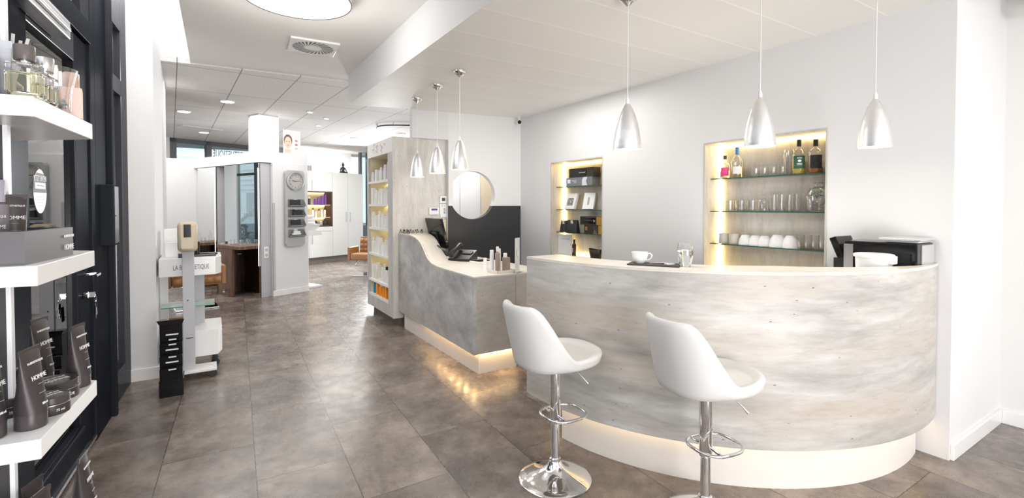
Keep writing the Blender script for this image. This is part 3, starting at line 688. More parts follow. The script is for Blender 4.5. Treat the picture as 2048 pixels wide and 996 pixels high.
dup(st, (1.931, 1.382, 0), rad(-10), 'white leather bar stool at the middle of the curved bar, its base cut off')
# ================================================================ PENDANTS
pend = None
def pendant(x, y, ztop, label, group):
    global pend
    t = T('pendant_lamp', label, 'pendant lamp', (x, y, 1.765), 0, group)
    prof = [(.078, 0), (.077, .02), (.074, .055), (.0675, .103), (.057, .15), (.043, .197), (.029, .23), (.017, .252), (.012, .258)]
    g = G(); seg = 40
    p2 = []
    for i in range(len(prof)-1):
        for k in range(6):
            f = k/6; r = prof[i][0]+(prof[i+1][0]-prof[i][0])*f; z = prof[i][1]+(prof[i+1][1]-prof[i][1])*f
            p2.append((r+(.0006 if k % 2 else 0), z))
    p2.append(prof[-1])
    g.lathe([(r-.004, z+.002) for r, z in reversed(prof[:-1])]+p2, seg)
    g.make('shade', ALU, t)
    G().lathe([(.011, .255), (.010, .28), (.004, .295)], 16).make('cord_grip', PLW, t)
    G().cyl(.0028, .29, ztop-1.765-.03, seg=8).make('cord', pm('clear_cord', (.80, .80, .80), .3), t)
    h = ztop-1.765
    G().lathe([(.006, h-.055), (.018, h-.045), (.05, h-.022), (.056, h-.008), (.056, h)], 28).make('canopy', CHROME, t)
    G().lathe([(.0, .003), (.05, .004), (.071, .006), (.071, .012), (.0, .014)], 24).make('bulb', BULB, t)
    L = bpy.data.lights.new('pendant_light', 'SPOT'); L.energy = 4.5; L.color = (1, .90, .76); L.spot_size = rad(130); L.spot_blend = .6; L.shadow_soft_size = .05
    o = bpy.data.objects.new('pendant_light', L); C.objects.link(o); o.parent = t; o.location = (0, 0, -.01)
    return t
BG = 'aluminium pendants over the bar'; DG = 'aluminium pendants over the desk'
pendant(2.0, 1.95, 2.62, 'aluminium cone pendant over the bar, directly above the cup on its slate', BG)
pendant(2.477, 1.462, 2.62, 'aluminium cone pendant over the bar, in front of the larger niche', BG)
pendant(3.04, 1.154, 2.62, 'aluminium cone pendant over the bar, above the white bucket', BG)
pendant(1.939, 4.998, 2.62, 'farthest small aluminium pendant over the desk, nearest the product tower', DG)
pendant(1.889, 4.343, 2.62, 'middle small aluminium pendant of the three over the desk', DG)
pendant(1.861, 3.793, 2.62, 'nearest small aluminium pendant of the three over the desk', DG)
# ================================================================ CEILING FITTINGS
t = T('drum_ceiling_lamp', 'large round white drum lamp under the high ceiling', 'ceiling lamp', (.548, 3.66, 2.885))
G().lathe([(.354, .0), (.356, .0), (.356, .075), (.354, .075)], 72, cap=False).make('drum', GLOSSW, t)
G().lathe([(.352, -.003), (.3575, -.003), (.3575, .004), (.352, .004), (.352, -.003)], 72, cap=False).make('rim', DKGREY, t)
G().lathe([(.0, .002), (.352, .002), (.352, .005), (0, .006)], 72).make('diffuser', LAMPD, t)
t = T('ceiling_vent', 'square white ceiling vent with round swirl of slots', 'vent', (.86, 4.88, 2.96), rad(-3))
G().box(-.21, .21, -.21, .21, -.018, 0).make('plate', GLOSSW, t, smooth=False, bevel=.003)
g = G()
for k in range(28):
    a = 2*PI*k/28; a2 = a+.45; w = .075
    g.add([(.075*math.cos(a), .075*math.sin(a), -.019), (.18*math.cos(a2-.05), .18*math.sin(a2-.05), -.019), (.18*math.cos(a2+w), .18*math.sin(a2+w), -.019), (.075*math.cos(a+.05), .075*math.sin(a+.05), -.019)], [(3, 2, 1, 0)])
g.make('slots', BLK, t, smooth=False)
DLs = [(.257, 8.0, .085, 'larger round downlight nearest the upper plain ceiling'), (-.30, 9.2, .085, 'round downlight at the left above the white wall'), (-.047, 11.6, .085, 'round downlight beside the far window'),
       (1.39, 8.192, .04, 'nearest of three tiny ceiling spots behind the drop ceiling'), (1.729, 8.648, .04, 'rightmost of three tiny ceiling spots behind the drop ceiling'), (1.753, 9.477, .04, 'farthest of three tiny ceiling spots behind the drop ceiling'), (2.759, 10.87, .085, 'round downlight before the white cupboard wall'), (3.393, 9.686, .085, 'round downlight above the product tower')]
for x, y, r, lb in DLs:
    t = T('downlight', lb, 'ceiling light', (x, y, 2.944), 0, 'downlights in the tiled ceiling')
    G().lathe([(r, -.012), (r+.012, -.010), (r+.014, 0)], 28).make('trim', GLOSSW, t)
    G().lathe([(0, -.0135), (r-.002, -.0135), (r-.002, -.012), (0, -.012)], 28).make('lens', LAMPW, t)
t = T('ceiling_grille', 'flat white air grille in the tiles beside the far window', 'vent', (-.1, 11.0, 2.944), LA)
G().box(-.35, .35, -.12, .12, -.015, 0).make('plate', GLOSSW, t, smooth=False)
G().box(-.3, .3, -.03, .03, -.017, -.015).make('slot', GREYP, t, smooth=False)
t = T('ceiling_track', 'curved dark rail on the tiled ceiling above the tower', 'rail', (0, 0, 0))
pts = [(2.62+.5*math.cos(rad(a))*1.0, 8.55+.45*math.sin(rad(a)), 2.915) for a in range(190, 45, -6)]+[(3.1, 8.3+.3, 2.915)]
pts = [(2.70, 9.0, 2.91), (2.66, 8.85, 2.91), (2.68, 8.72, 2.91), (2.75, 8.60, 2.91), (2.85, 8.52, 2.91), (2.97, 8.45, 2.91), (3.12, 8.38, 2.91), (3.4, 8.27, 2.91), (3.7, 8.16, 2.91)]
G().tube(pts, .012, 8).make('rail', DKGREY, t)
for p in pts[1::3]: G().cyl(.006, 2.91, 2.945, (p[0], p[1]), 8).make('hanger', STEEL, t)
t = T('security_camera', 'small white dome camera with black lens in the corner under the drop ceiling', 'camera', (3.46, 5.30, 2.62))
G().lathe([(.012, -.05), (.012, -.01), (.03, -.008), (.03, 0)], 20).make('mount', PLW, t)
G().lathe([(0, -.105), (.022, -.1), (.032, -.08), (.032, -.068), (.02, -.05), (0, -.045)], 24).make('housing', PLW, t)
G().t((-.012, -.028, -.08), rz=rad(-30), rx=rad(80)).cyl(.024, 0, .012).make('lens', BLKG, t)
# ================================================================ THINGS ON THE BAR
ZB = 1.1235
t = T('slate_tray', 'rectangular dark slate tray under the cup on the bar', 'tray', (2.09, 1.83, ZB), math.atan2(-.215, .135)+0)
g = G(); pts = []
for k in range(40):
    s = k/40*4; e = int(s); f = s-e; L = .135; W = .068
    p = [(-L+2*L*f, -W), (L, -W+2*W*f), (L-2*L*f, W), (-L, W-2*W*f)][e]
    pts.append((p[0]+rnd.uniform(-.002, .002), p[1]+rnd.uniform(-.002, .002)))
g.prism(pts, 0, .007); g.make('plate', SLATE, t, smooth=False)
cp = T('coffee_cup', 'white china cup with handle on the slate tray', 'cup', (2.045, 1.895, ZB+.007), rad(-52))
g = G(); g.lathe([(.0, .001), (.022, 0), (.026, .004), (.036, .018), (.042, .04), (.044, .062), (.042, .062), (.040, .04), (.033, .018), (.0, .008)], 36); g.make('bowl', CERAM, cp)
G().tube([(.041, 0, .052), (.056, 0, .056), (.066, 0, .046), (.062, 0, .03), (.05, 0, .02), (.036, 0, .016)], .0035, 8).make('handle', CERAM, cp)
t = T('teaspoon', 'metal teaspoon lying on the slate tray beside the cup', 'spoon', (2.11, 1.80, ZB+.0075), rad(-40))
G().tube([(-.06, 0, .004), (0, 0, .006), (.045, 0, .004)], [.002, .0025, .002], 8).make('handle', CHROME, t)
G().t((.06, 0, .006), sc=(1, .65, .3)).lathe([(0, -.014), (.012, -.010), (.02, 0), (.017, 0), (0, -.007)], 16).make('spoon_bowl', CHROME, t)
t = T('sugar_sachet', 'small white sugar sachet on the slate tray', 'sachet', (2.13, 1.76, ZB+.0075), rad(-10))
G().prism([(-.025, -.014), (.025, -.016), (.027, .014), (-.024, .015)], 0, .005).make('paper', PLW, t, smooth=False)
t = T('chocolate_wrapper', 'small crumpled silver wrapped sweet on the slate tray', 'sweet', (2.145, 1.80, ZB+.0075), rad(20))
G().box(-.02, .02, -.012, .012, 0, .008).make('wrapper', CHROME, t, smooth=False, bevel=.003)
wg = T('water_glass', 'tall stemless glass of water standing on the bar', 'glass', (2.185, 1.70, ZB))
G().lathe([(.0, .0), (.026, .0), (.028, .004), (.036, .04), (.0415, .07), (.040, .10), (.0355, .128), (.0340, .128), (.0385, .10), (.040, .07), (.0345, .04), (.026, .012), (0, .012)], 32).make('glass', GLASSR, wg)
G().lathe([(0, .0125), (.0255, .0125), (.0340, .04), (.0395, .07), (.0387, .088), (0, .088)], 32).make('water', WATER, wg)
bk = T('white_bucket', 'squat white plastic bucket with lid standing before the black machine', 'bucket', (3.17, 1.2, .95))
G().lathe([(.075, 0), (.078, .004), (.086, .212), (.094, .214), (.096, .228), (.088, .232), (0, .23)], 36).make('tub', PLW, bk)
G().t((.0, -.088, .19), rz=rad(0)).box(-.03, .03, -.014, .01, -.01, .035).make('clasp', PLW, bk, smooth=False, bevel=.004)
G().box(-.02, .02, -.099, -.094, .08, .12).make('mark', pm('lilac', (.45, .45, .75), .5), bk, smooth=False) if 0 else None
cm = T('coffee_machine', 'glossy black and silver coffee machine behind the bar against the wall', 'coffee machine', (3.3, 1.045, .95))
G().box(0, .235, .0, .36, .0, .29).make('body', BLKG, cm, smooth=False, bevel=.008)
G().box(-.004, .0, .31, .36, .02, .27).make('side_trim', STEEL, cm, smooth=False)
G().box(.06, .235, -.004, .0, .02, .28).make('side_cover', pm('silver_plastic', (.6, .6, .61), .35, .4), cm, smooth=False)
g = G(); 
g.t(); g.prism([(.02, -.0), (.23, .0), (.23, .17), (.02, .17)], .292, .304); g.prism([(.005, -.015), (.235, -.015), (.235, .185), (.005, .185)], .304, .318); g.make('top_tray', pm('silver_plastic', (0, 0, 0)), cm, smooth=False, bevel=.004)
G().t((.03, .40, .235), rx=rad(-22)).box(-.03, .18, -.02, .02, -.06, .075).make('control_panel', BLKG, cm, smooth=False, bevel=.004)
G().box(-.003, 0, .03, .29, .06, .24).make('front_panel', BLK, cm, smooth=False)
G().box(0, .2, .36, .42, .0, .18).make('drip_tray', BLK, cm, smooth=False, bevel=.004)
# ================================================================ NICHE CONTENTS
N2 = 'drinkware in the larger niche'
def tumbler(r, h, ribs=0):
    g = G()
    prof = [(0, .0), (r*.86, 0), (r*.9, .003), (r, h), (r-.003, h), (r*.86, .01), (0, .009)]
    if not ribs: return g.lathe(prof, 24)
    seg = 48; rows = []
    for rr, z in prof: rows.append([((rr*(1+.03*(k % 4 < 2)))*math.cos(2*PI*k/seg), (rr*(1+.03*(k % 4 < 2)))*math.sin(2*PI*k/seg), z) for k in range(seg)])
    return g.grid(rows, close=True)
def place(name, mk, mats, spots, z, lab, cat, x=3.685):
    first = None
    for i, y in enumerate(spots):
        lb = lab % ORD[i]
        if first is None: first = mk.make(name, mats, None, loc=(x, y, z), label=lb, cat=cat, group=N2)
        else: dup(first, (x, y, z), 0, lb)
    return first
place('tumbler', tumbler(.032, .075, 1), TUM, [2.211, 2.142, 2.071, 2.001], 1.6825, '%s short cut glass tumbler from the left on the top niche shelf', 'glass')
place('tumbler', tumbler(.034, .085, 1), TUM, [2.507, 2.43], 1.4085, '%s patterned tumbler from the left end of the middle niche shelf', 'glass')
place('water_tumbler', tumbler(.04, .085), TUM, [2.33, 2.235], 1.4085, '%s plain low glass from the left on the middle niche shelf', 'glass')
place('highball_glass', tumbler(.032, .13, 1), TUM, [2.062, 2.005, 1.948, 1.892], 1.4085, '%s tall ribbed glass from the left on the middle niche shelf', 'glass')
place('ribbed_glass', tumbler(.026, .105, 1), TUM, [1.905, 1.855, 1.805, 1.755, 1.705], 1.1355, '%s ribbed glass from the left beside the bowls on the bottom niche shelf', 'glass')
place('mug', G().lathe([(0, 0), (.04, 0), (.042, .004), (.042, .085), (.039, .085), (.039, .008), (0, .007)], 28), pm('grey_china', (.62, .58, .52), .3), [2.475, 2.385], 1.1355, '%s grey beige mug from the left on the bottom niche shelf', 'mug')
place('china_cup', G().lathe([(.0, .082), (.024, .082), (.03, .078), (.046, .05), (.052, .02), (.052, 0), (.049, 0), (.0, .075)], 28), CERAM, [2.285, 2.20, 2.125], 1.1355, '%s small white upturned cup from the left on the bottom niche shelf', 'cup')
place('china_bowl', G().lathe([(.0, .095), (.028, .095), (.035, .09), (.052, .06), (.060, .02), (.060, 0), (.057, 0), (.0, .086)], 28), CERAM, [2.025, 1.925], 1.1355, '%s large white upturned bowl from the left on the bottom niche shelf', 'bowl')
g = G().lathe([(.03, 0), (.036, .004), (.038, .05), (.032, .085), (.02, .1), (.006, .105), (.006, .125), (.02, .128), (0, .13)], 28)
g.make('stem_glass', TUM, None, loc=(3.685, 2.142, 1.4085), label='upturned round wine glass in the middle of the middle niche shelf', cat='glass', group=N2)
def liquor(name, label, y, z, prof, liq, lab, neck, lmat, liqm, capm, h, sq=False, x=3.685):
    t = T(name, label, 'bottle', (x, y, z), rad(-58), 'spirit bottles on the top niche shelf')
    sy = .62 if sq else 1
    G().lathe(prof, 28 if not sq else 28, sy=sy).make('glass', TUM, t)
    G().lathe([(0, .004), (liq[0]-.003, .004), (liq[0]-.003, liq[1]), (0, liq[1])], 28, sy=sy).make('liquid', liqm, t)
    G().cyl(neck[0], neck[1], h, seg=16).make('cap', capm, t)
    r, z0, z1 = lab; rows = []
    for zz in (z0, z1): rows.append([((r+.0008)*math.cos(a), (r+.0008)*sy*math.sin(a), zz) for a in [rad(-138+q*8) for q in range(13)]])
    G().grid(rows).make('paper_label', lmat, t)
    return t
gy = rad(0)
liquor('gin_bottle', 'small bottle with pink label at the left end of the top niche shelf', 2.475, 1.6825, [(0, 0), (.038, 0), (.04, .004), (.04, .1), (.03, .125), (.013, .135), (.013, .165)], (.04, .06), (.04, .02, .09), (.014, .16), pm('pink_label', (.75, .08, .25), .5), pm('pale_pink', (.95, .7, .5), 0, trans=.9), DKGREY, .19)
liquor('vodka_bottle', 'tall clear bottle with blue cap beside the pink label bottle', 2.365, 1.6825, [(0, 0), (.040, 0), (.042, .004), (.042, .13), (.03, .165), (.013, .18), (.013, .225)], (.042, .08), (.042, .03, .09), (.015, .19), pm('clear_label', (.75, .78, .8), .5), pm('pale_yellow', (.95, .85, .5), 0, trans=.9), pm('blue_cap', (.08, .25, .55), .4), .25)
b1 = liquor('whiskey_bottle', 'round bottle of golden liquid with oval dark green label', 1.875, 1.6825, [(0, 0), (.044, 0), (.047, .004), (.047, .13), (.035, .17), (.014, .19), (.014, .215)], (.047, .095), (.047, .04, .135), (.015, .205), pm('green_label', (.03, .11, .07), .5), LIQG, BLK, .255)
b2 = liquor('bourbon_bottle', 'square bottle of amber liquid with black label at the right end of the shelf', 1.76, 1.6825, [(0, 0), (.046, 0), (.048, .004), (.048, .145), (.04, .165), (.015, .185), (.015, .205)], (.048, .04), (.048, .035, .13), (.016, .195), pm('black_label', (.02, .02, .025), .5), LIQB, BLK, .243)
for b, dy, zs in ((b1, -.0490, (.065, .075, .115)), (b2, -.0312, (.055, .075, .11))):
    g = G()
    for q in zs: g.box(-.016, .016, dy, dy+.0006, q, q+.004)
    g.add([(.012*math.cos(2*PI*k/20), dy, zs[1]+.022+.009*math.sin(2*PI*k/20)) for k in range(20)], [tuple(range(20))]); g.make('label_print', LETW, b, smooth=False)
t = T('glass_jug', 'clear glass jug behind the round golden bottle', 'jug', (3.71, 1.955, 1.6825))
G().lathe([(0, 0), (.04, 0), (.045, .01), (.045, .15), (.038, .19), (.036, .19), (.042, .15), (.042, .012), (0, .01)], 28).make('body', TUM, t)
G().tube([(.0, .044, .15), (0, .075, .15), (0, .085, .11), (0, .07, .06), (0, .044, .05)], .004, 8).make('handle', TUM, t)
t = T('terrarium_jar', 'wide glass jar with green sprigs at the right end of the middle niche shelf', 'jar', (3.685, 1.735, 1.4085))
G().lathe([(0, 0), (.07, 0), (.08, .01), (.082, .12), (.06, .165), (.028, .18), (.028, .2), (.05, .21), (.048, .21), (.024, .2), (.024, .18), (.055, .16), (.078, .12), (.076, .012), (0, .008)], 32).make('glass', TUM, t)
g = G(); r4 = random.Random(9)
for k in range(70):
    a = r4.random()*6.28; r = .045*r4.random()**.5; zz = .10+.05*r4.random(); s = .007
    g.t((r*math.cos(a), .025+r*math.sin(a), zz), rz=r4.random()*6, rx=r4.random()*2, ry=r4.random()).add([(-s, 0, 0), (0, -s*.5, .001), (s*1.4, 0, 0), (0, s*.5, .001)], [(0, 1, 2, 3)])
g.make('sprigs', GREEN, t, smooth=False)
G().tube([(-.02, .01, .10), (-.03, -.02, .12), (-.03, -.055, .11), (-.03, -.05, .06), (-.03, -.01, .035), (-.03, -.06, .03)], .003, 8).make('twig', pm('twig', (.12, .09, .06), .7), t)
# smaller niche
def carton(name, label, cat, loc, sz, m, rz=0, cap=None):
    t = T(name, label, cat, loc, rz); G().box(-sz[0]/2, sz[0]/2, -sz[1]/2, sz[1]/2, 0, sz[2]).make('box', m, t, smooth=False, bevel=.002); return t
t = carton('hair_tool_box', 'silver grey box with pale emblem, lower of two on the top shelf', 'box', (3.685, 4.305, 1.6825), (.10, .46, .10), SILVC)
G().box(-.0515, -.05, .15, .205, .035, .08).make('logo_square', LETW, t, smooth=False)
g = G(); g.prism([(0, 0), (.1, 0), (.075, .05), (.1, .1), (.03, .1), (.012, .085), (0, .06), (0, .03)], 0, .001)
g.v = [(-.051-z, -.06-.9*x, y*.96+.002) for x, y, z in g.v]; g.make('emblem', pm('pale_print', (.75, .76, .8), .4), t, smooth=False)
for k in range(3): G().box(-.0513, -.05, .04, .13-.02*k, .065-.014*k, .069-.014*k).make('print_line', LETW, t, smooth=False)
t = carton('hair_tool_box', 'black windowed box with a styling tool, upper of two on the top shelf', 'box', (3.688, 4.27, 1.783), (.10, .43, .105), DKBRN)
G().box(-.0512, -.05, -.10, .205, .012, .09).make('window', BLKG, t, smooth=False)
G().t((-.053, 0, .05)).tube([(0, .03, 0), (0, -.07, 0), (0, -.085, .01)], [.006, .008, .006], 8).make('tool_print', STEEL, t)
G().box(-.0512, -.05, -.1, -.085, .05, .075).make('print_mark', LETW, t, smooth=False)
def frame(label, loc, w, h, kind):
    t = T('picture_frame', label, 'picture frame', loc, rad(0), 'small frames in the smaller niche')
    tl = rad(18)
    G().t(ry=tl).box(-.012, .022, -w/2, w/2, 0, h).make('frame', PLW, t, smooth=False, bevel=.002)
    if kind:
        G().t(ry=tl).box(-.0135, -.012, -w*.27, w*.27, h*.22, h*.68).make('picture', pm('photo_grey', (.10, .10, .11), .4), t, smooth=False)
        g = G().t(ry=tl)
        for k in range(4): g.box(-.0142, -.0135, -w*.2+.026*k, -w*.2+.014+.026*k, h*.36, h*.62)
        g.make('figures', pm('skin_print', (.55, .50, .46), .5), t, smooth=False)
        G().t(ry=tl).box(-.0142, -.0135, -w*.2, w*.2, h*.24, h*.33).make('green_field', pm('soft_green', (.25, .4, .33), .5), t, smooth=False)
    else:
        g = G().t(ry=tl); g.box(-.0132, -.012, -w*.06, w*.10, h*.25, h*.72); g.make('print_block', pm('soft_grey', (0, 0, 0)), t, smooth=False)
    return t
frame('white frame with a small group picture on the second niche shelf', (3.64, 4.48, 1.412), .18, .195, 1)
f2 = frame('white frame with grey lettering leaning at the right of the second niche shelf', (3.65, 4.16, 1.412), .14, .195, 0); f2.rotation_euler.z = rad(20)
for i, (y, w, h, rz) in enumerate([(4.655, .05, .13, 0), (4.60, .12, .14, 0), (4.44, .20, .15, 0)]):
    t = T('product_pouch', ['thin dark pouch leaning at the left end of the third niche shelf', 'small dark pouch with cream tag on the third niche shelf', 'wide dark pouch with cream tag on the third niche shelf'][i], 'pouch', (3.66+.02*(i == 0), y, 1.1355), rz, 'dark pouches in the smaller niche')
    g = G(); g.add([(-.03, -w/2, 0), (.03, -w/2, 0), (.03, w/2, 0), (-.03, w/2, 0), (-.005, -w/2*.9, h), (.012, -w/2*.9, h), (.012, w/2*.9, h), (-.005, w/2*.9, h)], [(0, 3, 2, 1), (4, 5, 6, 7), (0, 1, 5, 4), (1, 2, 6, 5), (2, 3, 7, 6), (3, 0, 4, 7)]); g.make('pouch', pm('dark_foil', (.03, .03, .035), .25, .3), t, smooth=False, bevel=.004)
    if i: G().t((-.012, 0, h*.84), ry=rad(-10)).box(-.004, -.001, -.02, .02, -.02, .02).make('tag', pm('cream', (0, 0, 0)), t, smooth=False)
t = carton('styling_box', 'dark box with gold end, lower one on the third niche shelf', 'box', (3.685, 4.06, 1.1355), (.10, .30, .10), DKBRN)
G().box(-.0505, .05, -.151, -.09, .002, .098).make('gold_end', GOLD, t, smooth=False); G().box(-.0515, -.05, .09, .13, .04, .08).make('logo_square', pm('copper', (.35, .15, .06), .4), t, smooth=False)
g = G(); g.prism([(0, 0), (.09, 0), (.05, .04), (.02, .09), (.03, .05)], 0, .001); g.v = [(-.051-z, -x*.9, y) for x, y, z in g.v]; g.make('emblem', pm('olive', (.16, .14, .09), .4), t, smooth=False)
t = carton('styling_box', 'black windowed box with gold end, upper one on the third niche shelf', 'box', (3.685, 4.10, 1.237), (.10, .36, .095), DKBRN)
G().box(-.0512, -.05, -.08, .15, .015, .08).make('window', BLKG, t, smooth=False); G().box(-.0505, .05, -.181, -.10, .002, .093).make('gold_end', GOLD, t, smooth=False)
G().t((-.053, 0, .045)).tube([(0, .1, .0), (0, 0, .003), (0, -.06, .0)], [.004, .009, .004], 8).make('tool_print', DKGREY, t)
G().t((-.053, -.065, .045)).tube([(0, .012, .012), (0, -.012, 0), (0, .012, -.012)], .003, 6).make('print_mark', LETW, t)
t = T('book', 'upright white book at the bottom left of the smaller niche', 'book', (3.68, 4.60, .863), rad(6))
G().box(-.012, .012, -.12, .12, 0, .24).make('cover', PLW, t, smooth=False, bevel=.002)
text('LA BIOSTHETIQUE', .022, 'lettering', GREYP, t, (-.0128, 0, .185), -PI/2, .9)
t = T('dark_bottle', 'slim dark bottle beside the white book in the smaller niche', 'bottle', (3.67, 4.425, .863))
G().lathe([(0, 0), (.024, 0), (.025, .003), (.025, .13), (.012, .145), (.012, .15)], 20).make('body', DKBRN, t); G().cyl(.0125, .15, .19, seg=16).make('cap', BLK, t)
G().box(-.0262, -.024, -.012, .012, .04, .09).make('paper_label', GREYP, t, smooth=False)
t = T('display_bowl', 'dark curved tray box with open top at the bottom right of the smaller niche', 'bowl', (3.68, 4.06, .863))
g = G(); rows = []
for zz, sc in ((0, .8), (.03, .9), (.09, 1.05)): rows.append([(.045*math.cos(2*PI*k/32)*sc, .10*math.sin(2*PI*k/32)*sc, zz+.018*abs(math.sin(2*PI*k/32))*(zz/.09)) for k in range(32)])
g.grid(rows, close=True); g.f.append(tuple(range(31, -1, -1))); g.m.append(0); g.make('tray', DKBRN, t, solid=.004)
G().t((-.02, -.06, .07), ry=rad(-2)).box(-.003, .003, -.045, .045, 0, .035).make('flap', BLK, t, smooth=False)
# ================================================================ DISPLAY SHELVES IN THE FOREGROUND
t = T('shelf_panel', 'tall dark display panel with bright edge carrying the white corner shelves', 'panel', (0, 0, 0))
G().box(-.95, -.373, 1.47, 1.49, .0, 2.9).make('board', pm('dark_board', (.05, .047, .05), .4), t, smooth=False)
G().box(-.373, -.365, 1.47, 1.49, .0, 2.9).make('edge', pm('bright_edge', (.85, .85, .88), .4), t, smooth=False)
def wshelf(z, label, dx=0):
    o = G().prism([(-.285+dx, 1.30), (-.254, 1.665), (-.42, 1.80), (-.75, 1.80), (-.75, 1.36)], z-.04, z).make('display_shelf', GLOSSW, None, smooth=False, bevel=.0015, label=label, cat='shelf', group='white corner display shelves')
    o.data.transform(Matrix.Identity(4)); return o
wshelf(1.665, 'topmost white corner shelf, holding perfume bottles and a glass vase')
wshelf(1.332, 'white corner shelf with a taupe tray box, second from the top')
wshelf(.987, 'white corner shelf with brown tubes and round tins, third from the top')
wshelf(.655, 'lowest white corner shelf, only its front tip in view')
# tubes
def tube_thing(label, x, y, z, rz, s=1.0, group='brown cosmetic tubes on the third shelf'):
    t = T('cosmetic_tube', label, 'tube', (x, y, z), rz, group)
    seg = 28; rows = []; h = .165*s; r = .026*s
    for f in [0, .1, .3, .5, .7, .85, .96, 1.0]:
        zz = .03*s+(h-.03*s)*f; w = r+(.031*s-r)*f; d = r*(1-f)**.8+.0012 if f < 1 else .0012
        rows.append([(w*math.cos(2*PI*k/seg), d*math.sin(2*PI*k/seg), zz) for k in range(seg)])
    g = G(); g.grid(rows, close=True); g.f.append(tuple((len(rows)-1)*seg+k for k in range(seg))); g.m.append(0); g.make('body', TUBE, t, ang=60)
    G().box(-.031*s, .031*s, -.0022, .0022, h-.010*s, h+.002*s).make('crimp', TUBEL, t, smooth=False)
    G().lathe([(.0245*s, 0), (.0262*s, .002), (.0262*s, .031*s), (.024*s, .032*s)], 28).make('cap', TUBEL, t)
    tilt = math.atan2(r, h)*.95
    def tx(s_, sz, zz, k=.85):
        f = (zz-.03*s)/(h-.03*s); d = r*(1-f)**.8+.0016
        o = text(s_, sz*s, 'lettering', LETW, t, (0, -d-.0003, zz), 0, k, PI/2-rad(10)); return o
    tx('LA BIOSTHETIQUE', .0065, h*.83); tx('HOMME', .0135, h*.64, .9); tx('- - - - -', .006, h*.555); tx('- - - - - - -', .006, h*.44); tx('100 ml', .007, h*.30)
    return t
tube_thing('brown tube at the near corner of the third shelf, in front of the tins', -.318, 1.385, .987, rad(73), 1.0)
tube_thing('brown tube at the far right tip of the third shelf', -.286, 1.637, .987, rad(73), .95)
tube_thing('brown tube behind the tins at the back of the third shelf', -.372, 1.70, .987, rad(73), 1.04)
tube_thing('brown tube cut by the left picture edge on the third shelf', -.374, 1.36, .987, rad(70), 1.0)
G4 = 'brown cosmetic tubes on the lowest shelf'
tube_thing('brown tube nearest the middle of the lowest shelf', -.318, 1.44, .655, rad(73), 1.0, G4)
tube_thing('brown tube at the far tip of the lowest shelf', -.275, 1.60, .655, rad(84), 1.0, G4)
tube_thing('brown tube half hidden behind another on the lowest shelf', -.345, 1.505, .655, rad(70), 1.0, G4)
tube_thing('brown tube at the left picture edge on the lowest shelf', -.355, 1.37, .655, rad(40), 1.0, G4)
def tin(label, x, y, z, r, h, words):
    t = T('pomade_tin', label, 'tin', (x, y, z), rad(40), 'round dark tins on the third shelf')
    G().lathe([(r*.97, 0), (r*.985, .002), (r*.985, h*.55)], 40).make('body', TUBE, t)
    G().lathe([(r*.985, h*.55), (r*1.0, h*.56), (r*1.0, h*.6), (r*.985, h*.61), (r*1.0, h*.63), (r, h*.66), (r*.985, h*.67), (r*.99, h*.96), (r*.95, h), (r*.9, h*.985), (0, h*.985)], 40).make('lid', TUBEL, t)
    G().lathe([(r*.986, h*.54), (r*1.01, h*.55), (r*1.01, h*.58), (r*.986, h*.59)], 40, cap=False).make('rim', STEEL, t)
    text(words, h*.2, 'lettering', LETW, t, (0, -r*.99, h*.27), 0, .9)
    text('LA BIOSTHETIQUE', r*.17, 'lid_lettering', LETW, t, (0, r*.3, h+.0002), 0, .9, 0); text('HOMME', r*.36, 'lid_lettering', LETW, t, (0, -.12*r, h+.0002), 0, .9, 0)
    return t
tin('large flat tin marked POMADE on the third shelf', -.318, 1.568, .987, .046, .043, 'POMADE')
tin('small tin before the large pomade tin on the third shelf', -.303, 1.460, .987, .034, .040, '75 ml')
tin('tin at the left behind the near tube on the third shelf', -.392, 1.50, .987, .045, .042, '75 ml')
tin('tin at the far left back of the third shelf', -.43, 1.64, .987, .045, .044, '75 ml')
tin('tall small tin beside the rear tube on the third shelf', -.375, 1.60, .987, .028, .075, '75 ml')
# second shelf: tray box with bottle and tube
t = T('tray_box', 'open taupe grey tray box with white brand lettering on the second shelf', 'box', (-.33, 1.48, 1.332))
po = [(-.33, 1.335), (-.292, 1.345), (-.27, 1.53), (-.44, 1.62), (-.65, 1.62), (-.65, 1.355)]
po = [(x+.33, y-1.48) for x, y in [(-.308, 1.325), (-.275, 1.545), (-.44, 1.66), (-.70, 1.66), (-.70, 1.355)]]
inn = [(x*.93-.012, y*.93+.002) for x, y in po]
n = len(po); g = G()
g.grid([[(x, y, 0) for x, y in po], [(x, y, .067) for x, y in po], [(x, y, .067) for x, y in inn], [(x, y, .006) for x, y in inn]], close=True)
g.add([(x, y, .006) for x, y in inn], [tuple(range(n))]); g.make('tray', TRAYG, t, smooth=False)
aa = math.atan2(.22, .033)
text('LA BIOSTHETIQUE', .0085, 'lettering', LETW, t, (.0535, .036, .048), aa, .75); text('HOMME', .018, 'lettering', LETW, t, (.0535, .036, .022), aa, .75)
bt = T('hair_tonic_bottle', 'slim grey bottle standing in the taupe tray box', 'bottle', (-.376, 1.435, 1.338), rad(15))
G().lathe([(.019, 0), (.02, .002), (.02, .115), (.012, .12)], 28).make('body', pm('grey_bottle', (.20, .18, .20), .3, .2), bt); G().lathe([(.0145, .12), (.0145, .165), (.013, .167)], 24).make('cap', pm('lilac_grey_cap', (.36, .34, .40), .3), bt)
text('BIOSTHETIQUE', .007, 'lettering', LETW, bt, (0, -.0205, .09), 0, .6); text('HOMME', .011, 'lettering', LETW, bt, (0, -.0205, .068), 0, .7); text('HAIR & BODY', .006, 'lettering', LETW, bt, (0, -.0205, .05), 0, .7)
tube_thing('short grey tube standing cap down in the taupe tray box', -.357, 1.455, 1.338, rad(30), .82, 'grooming products in the tray box')
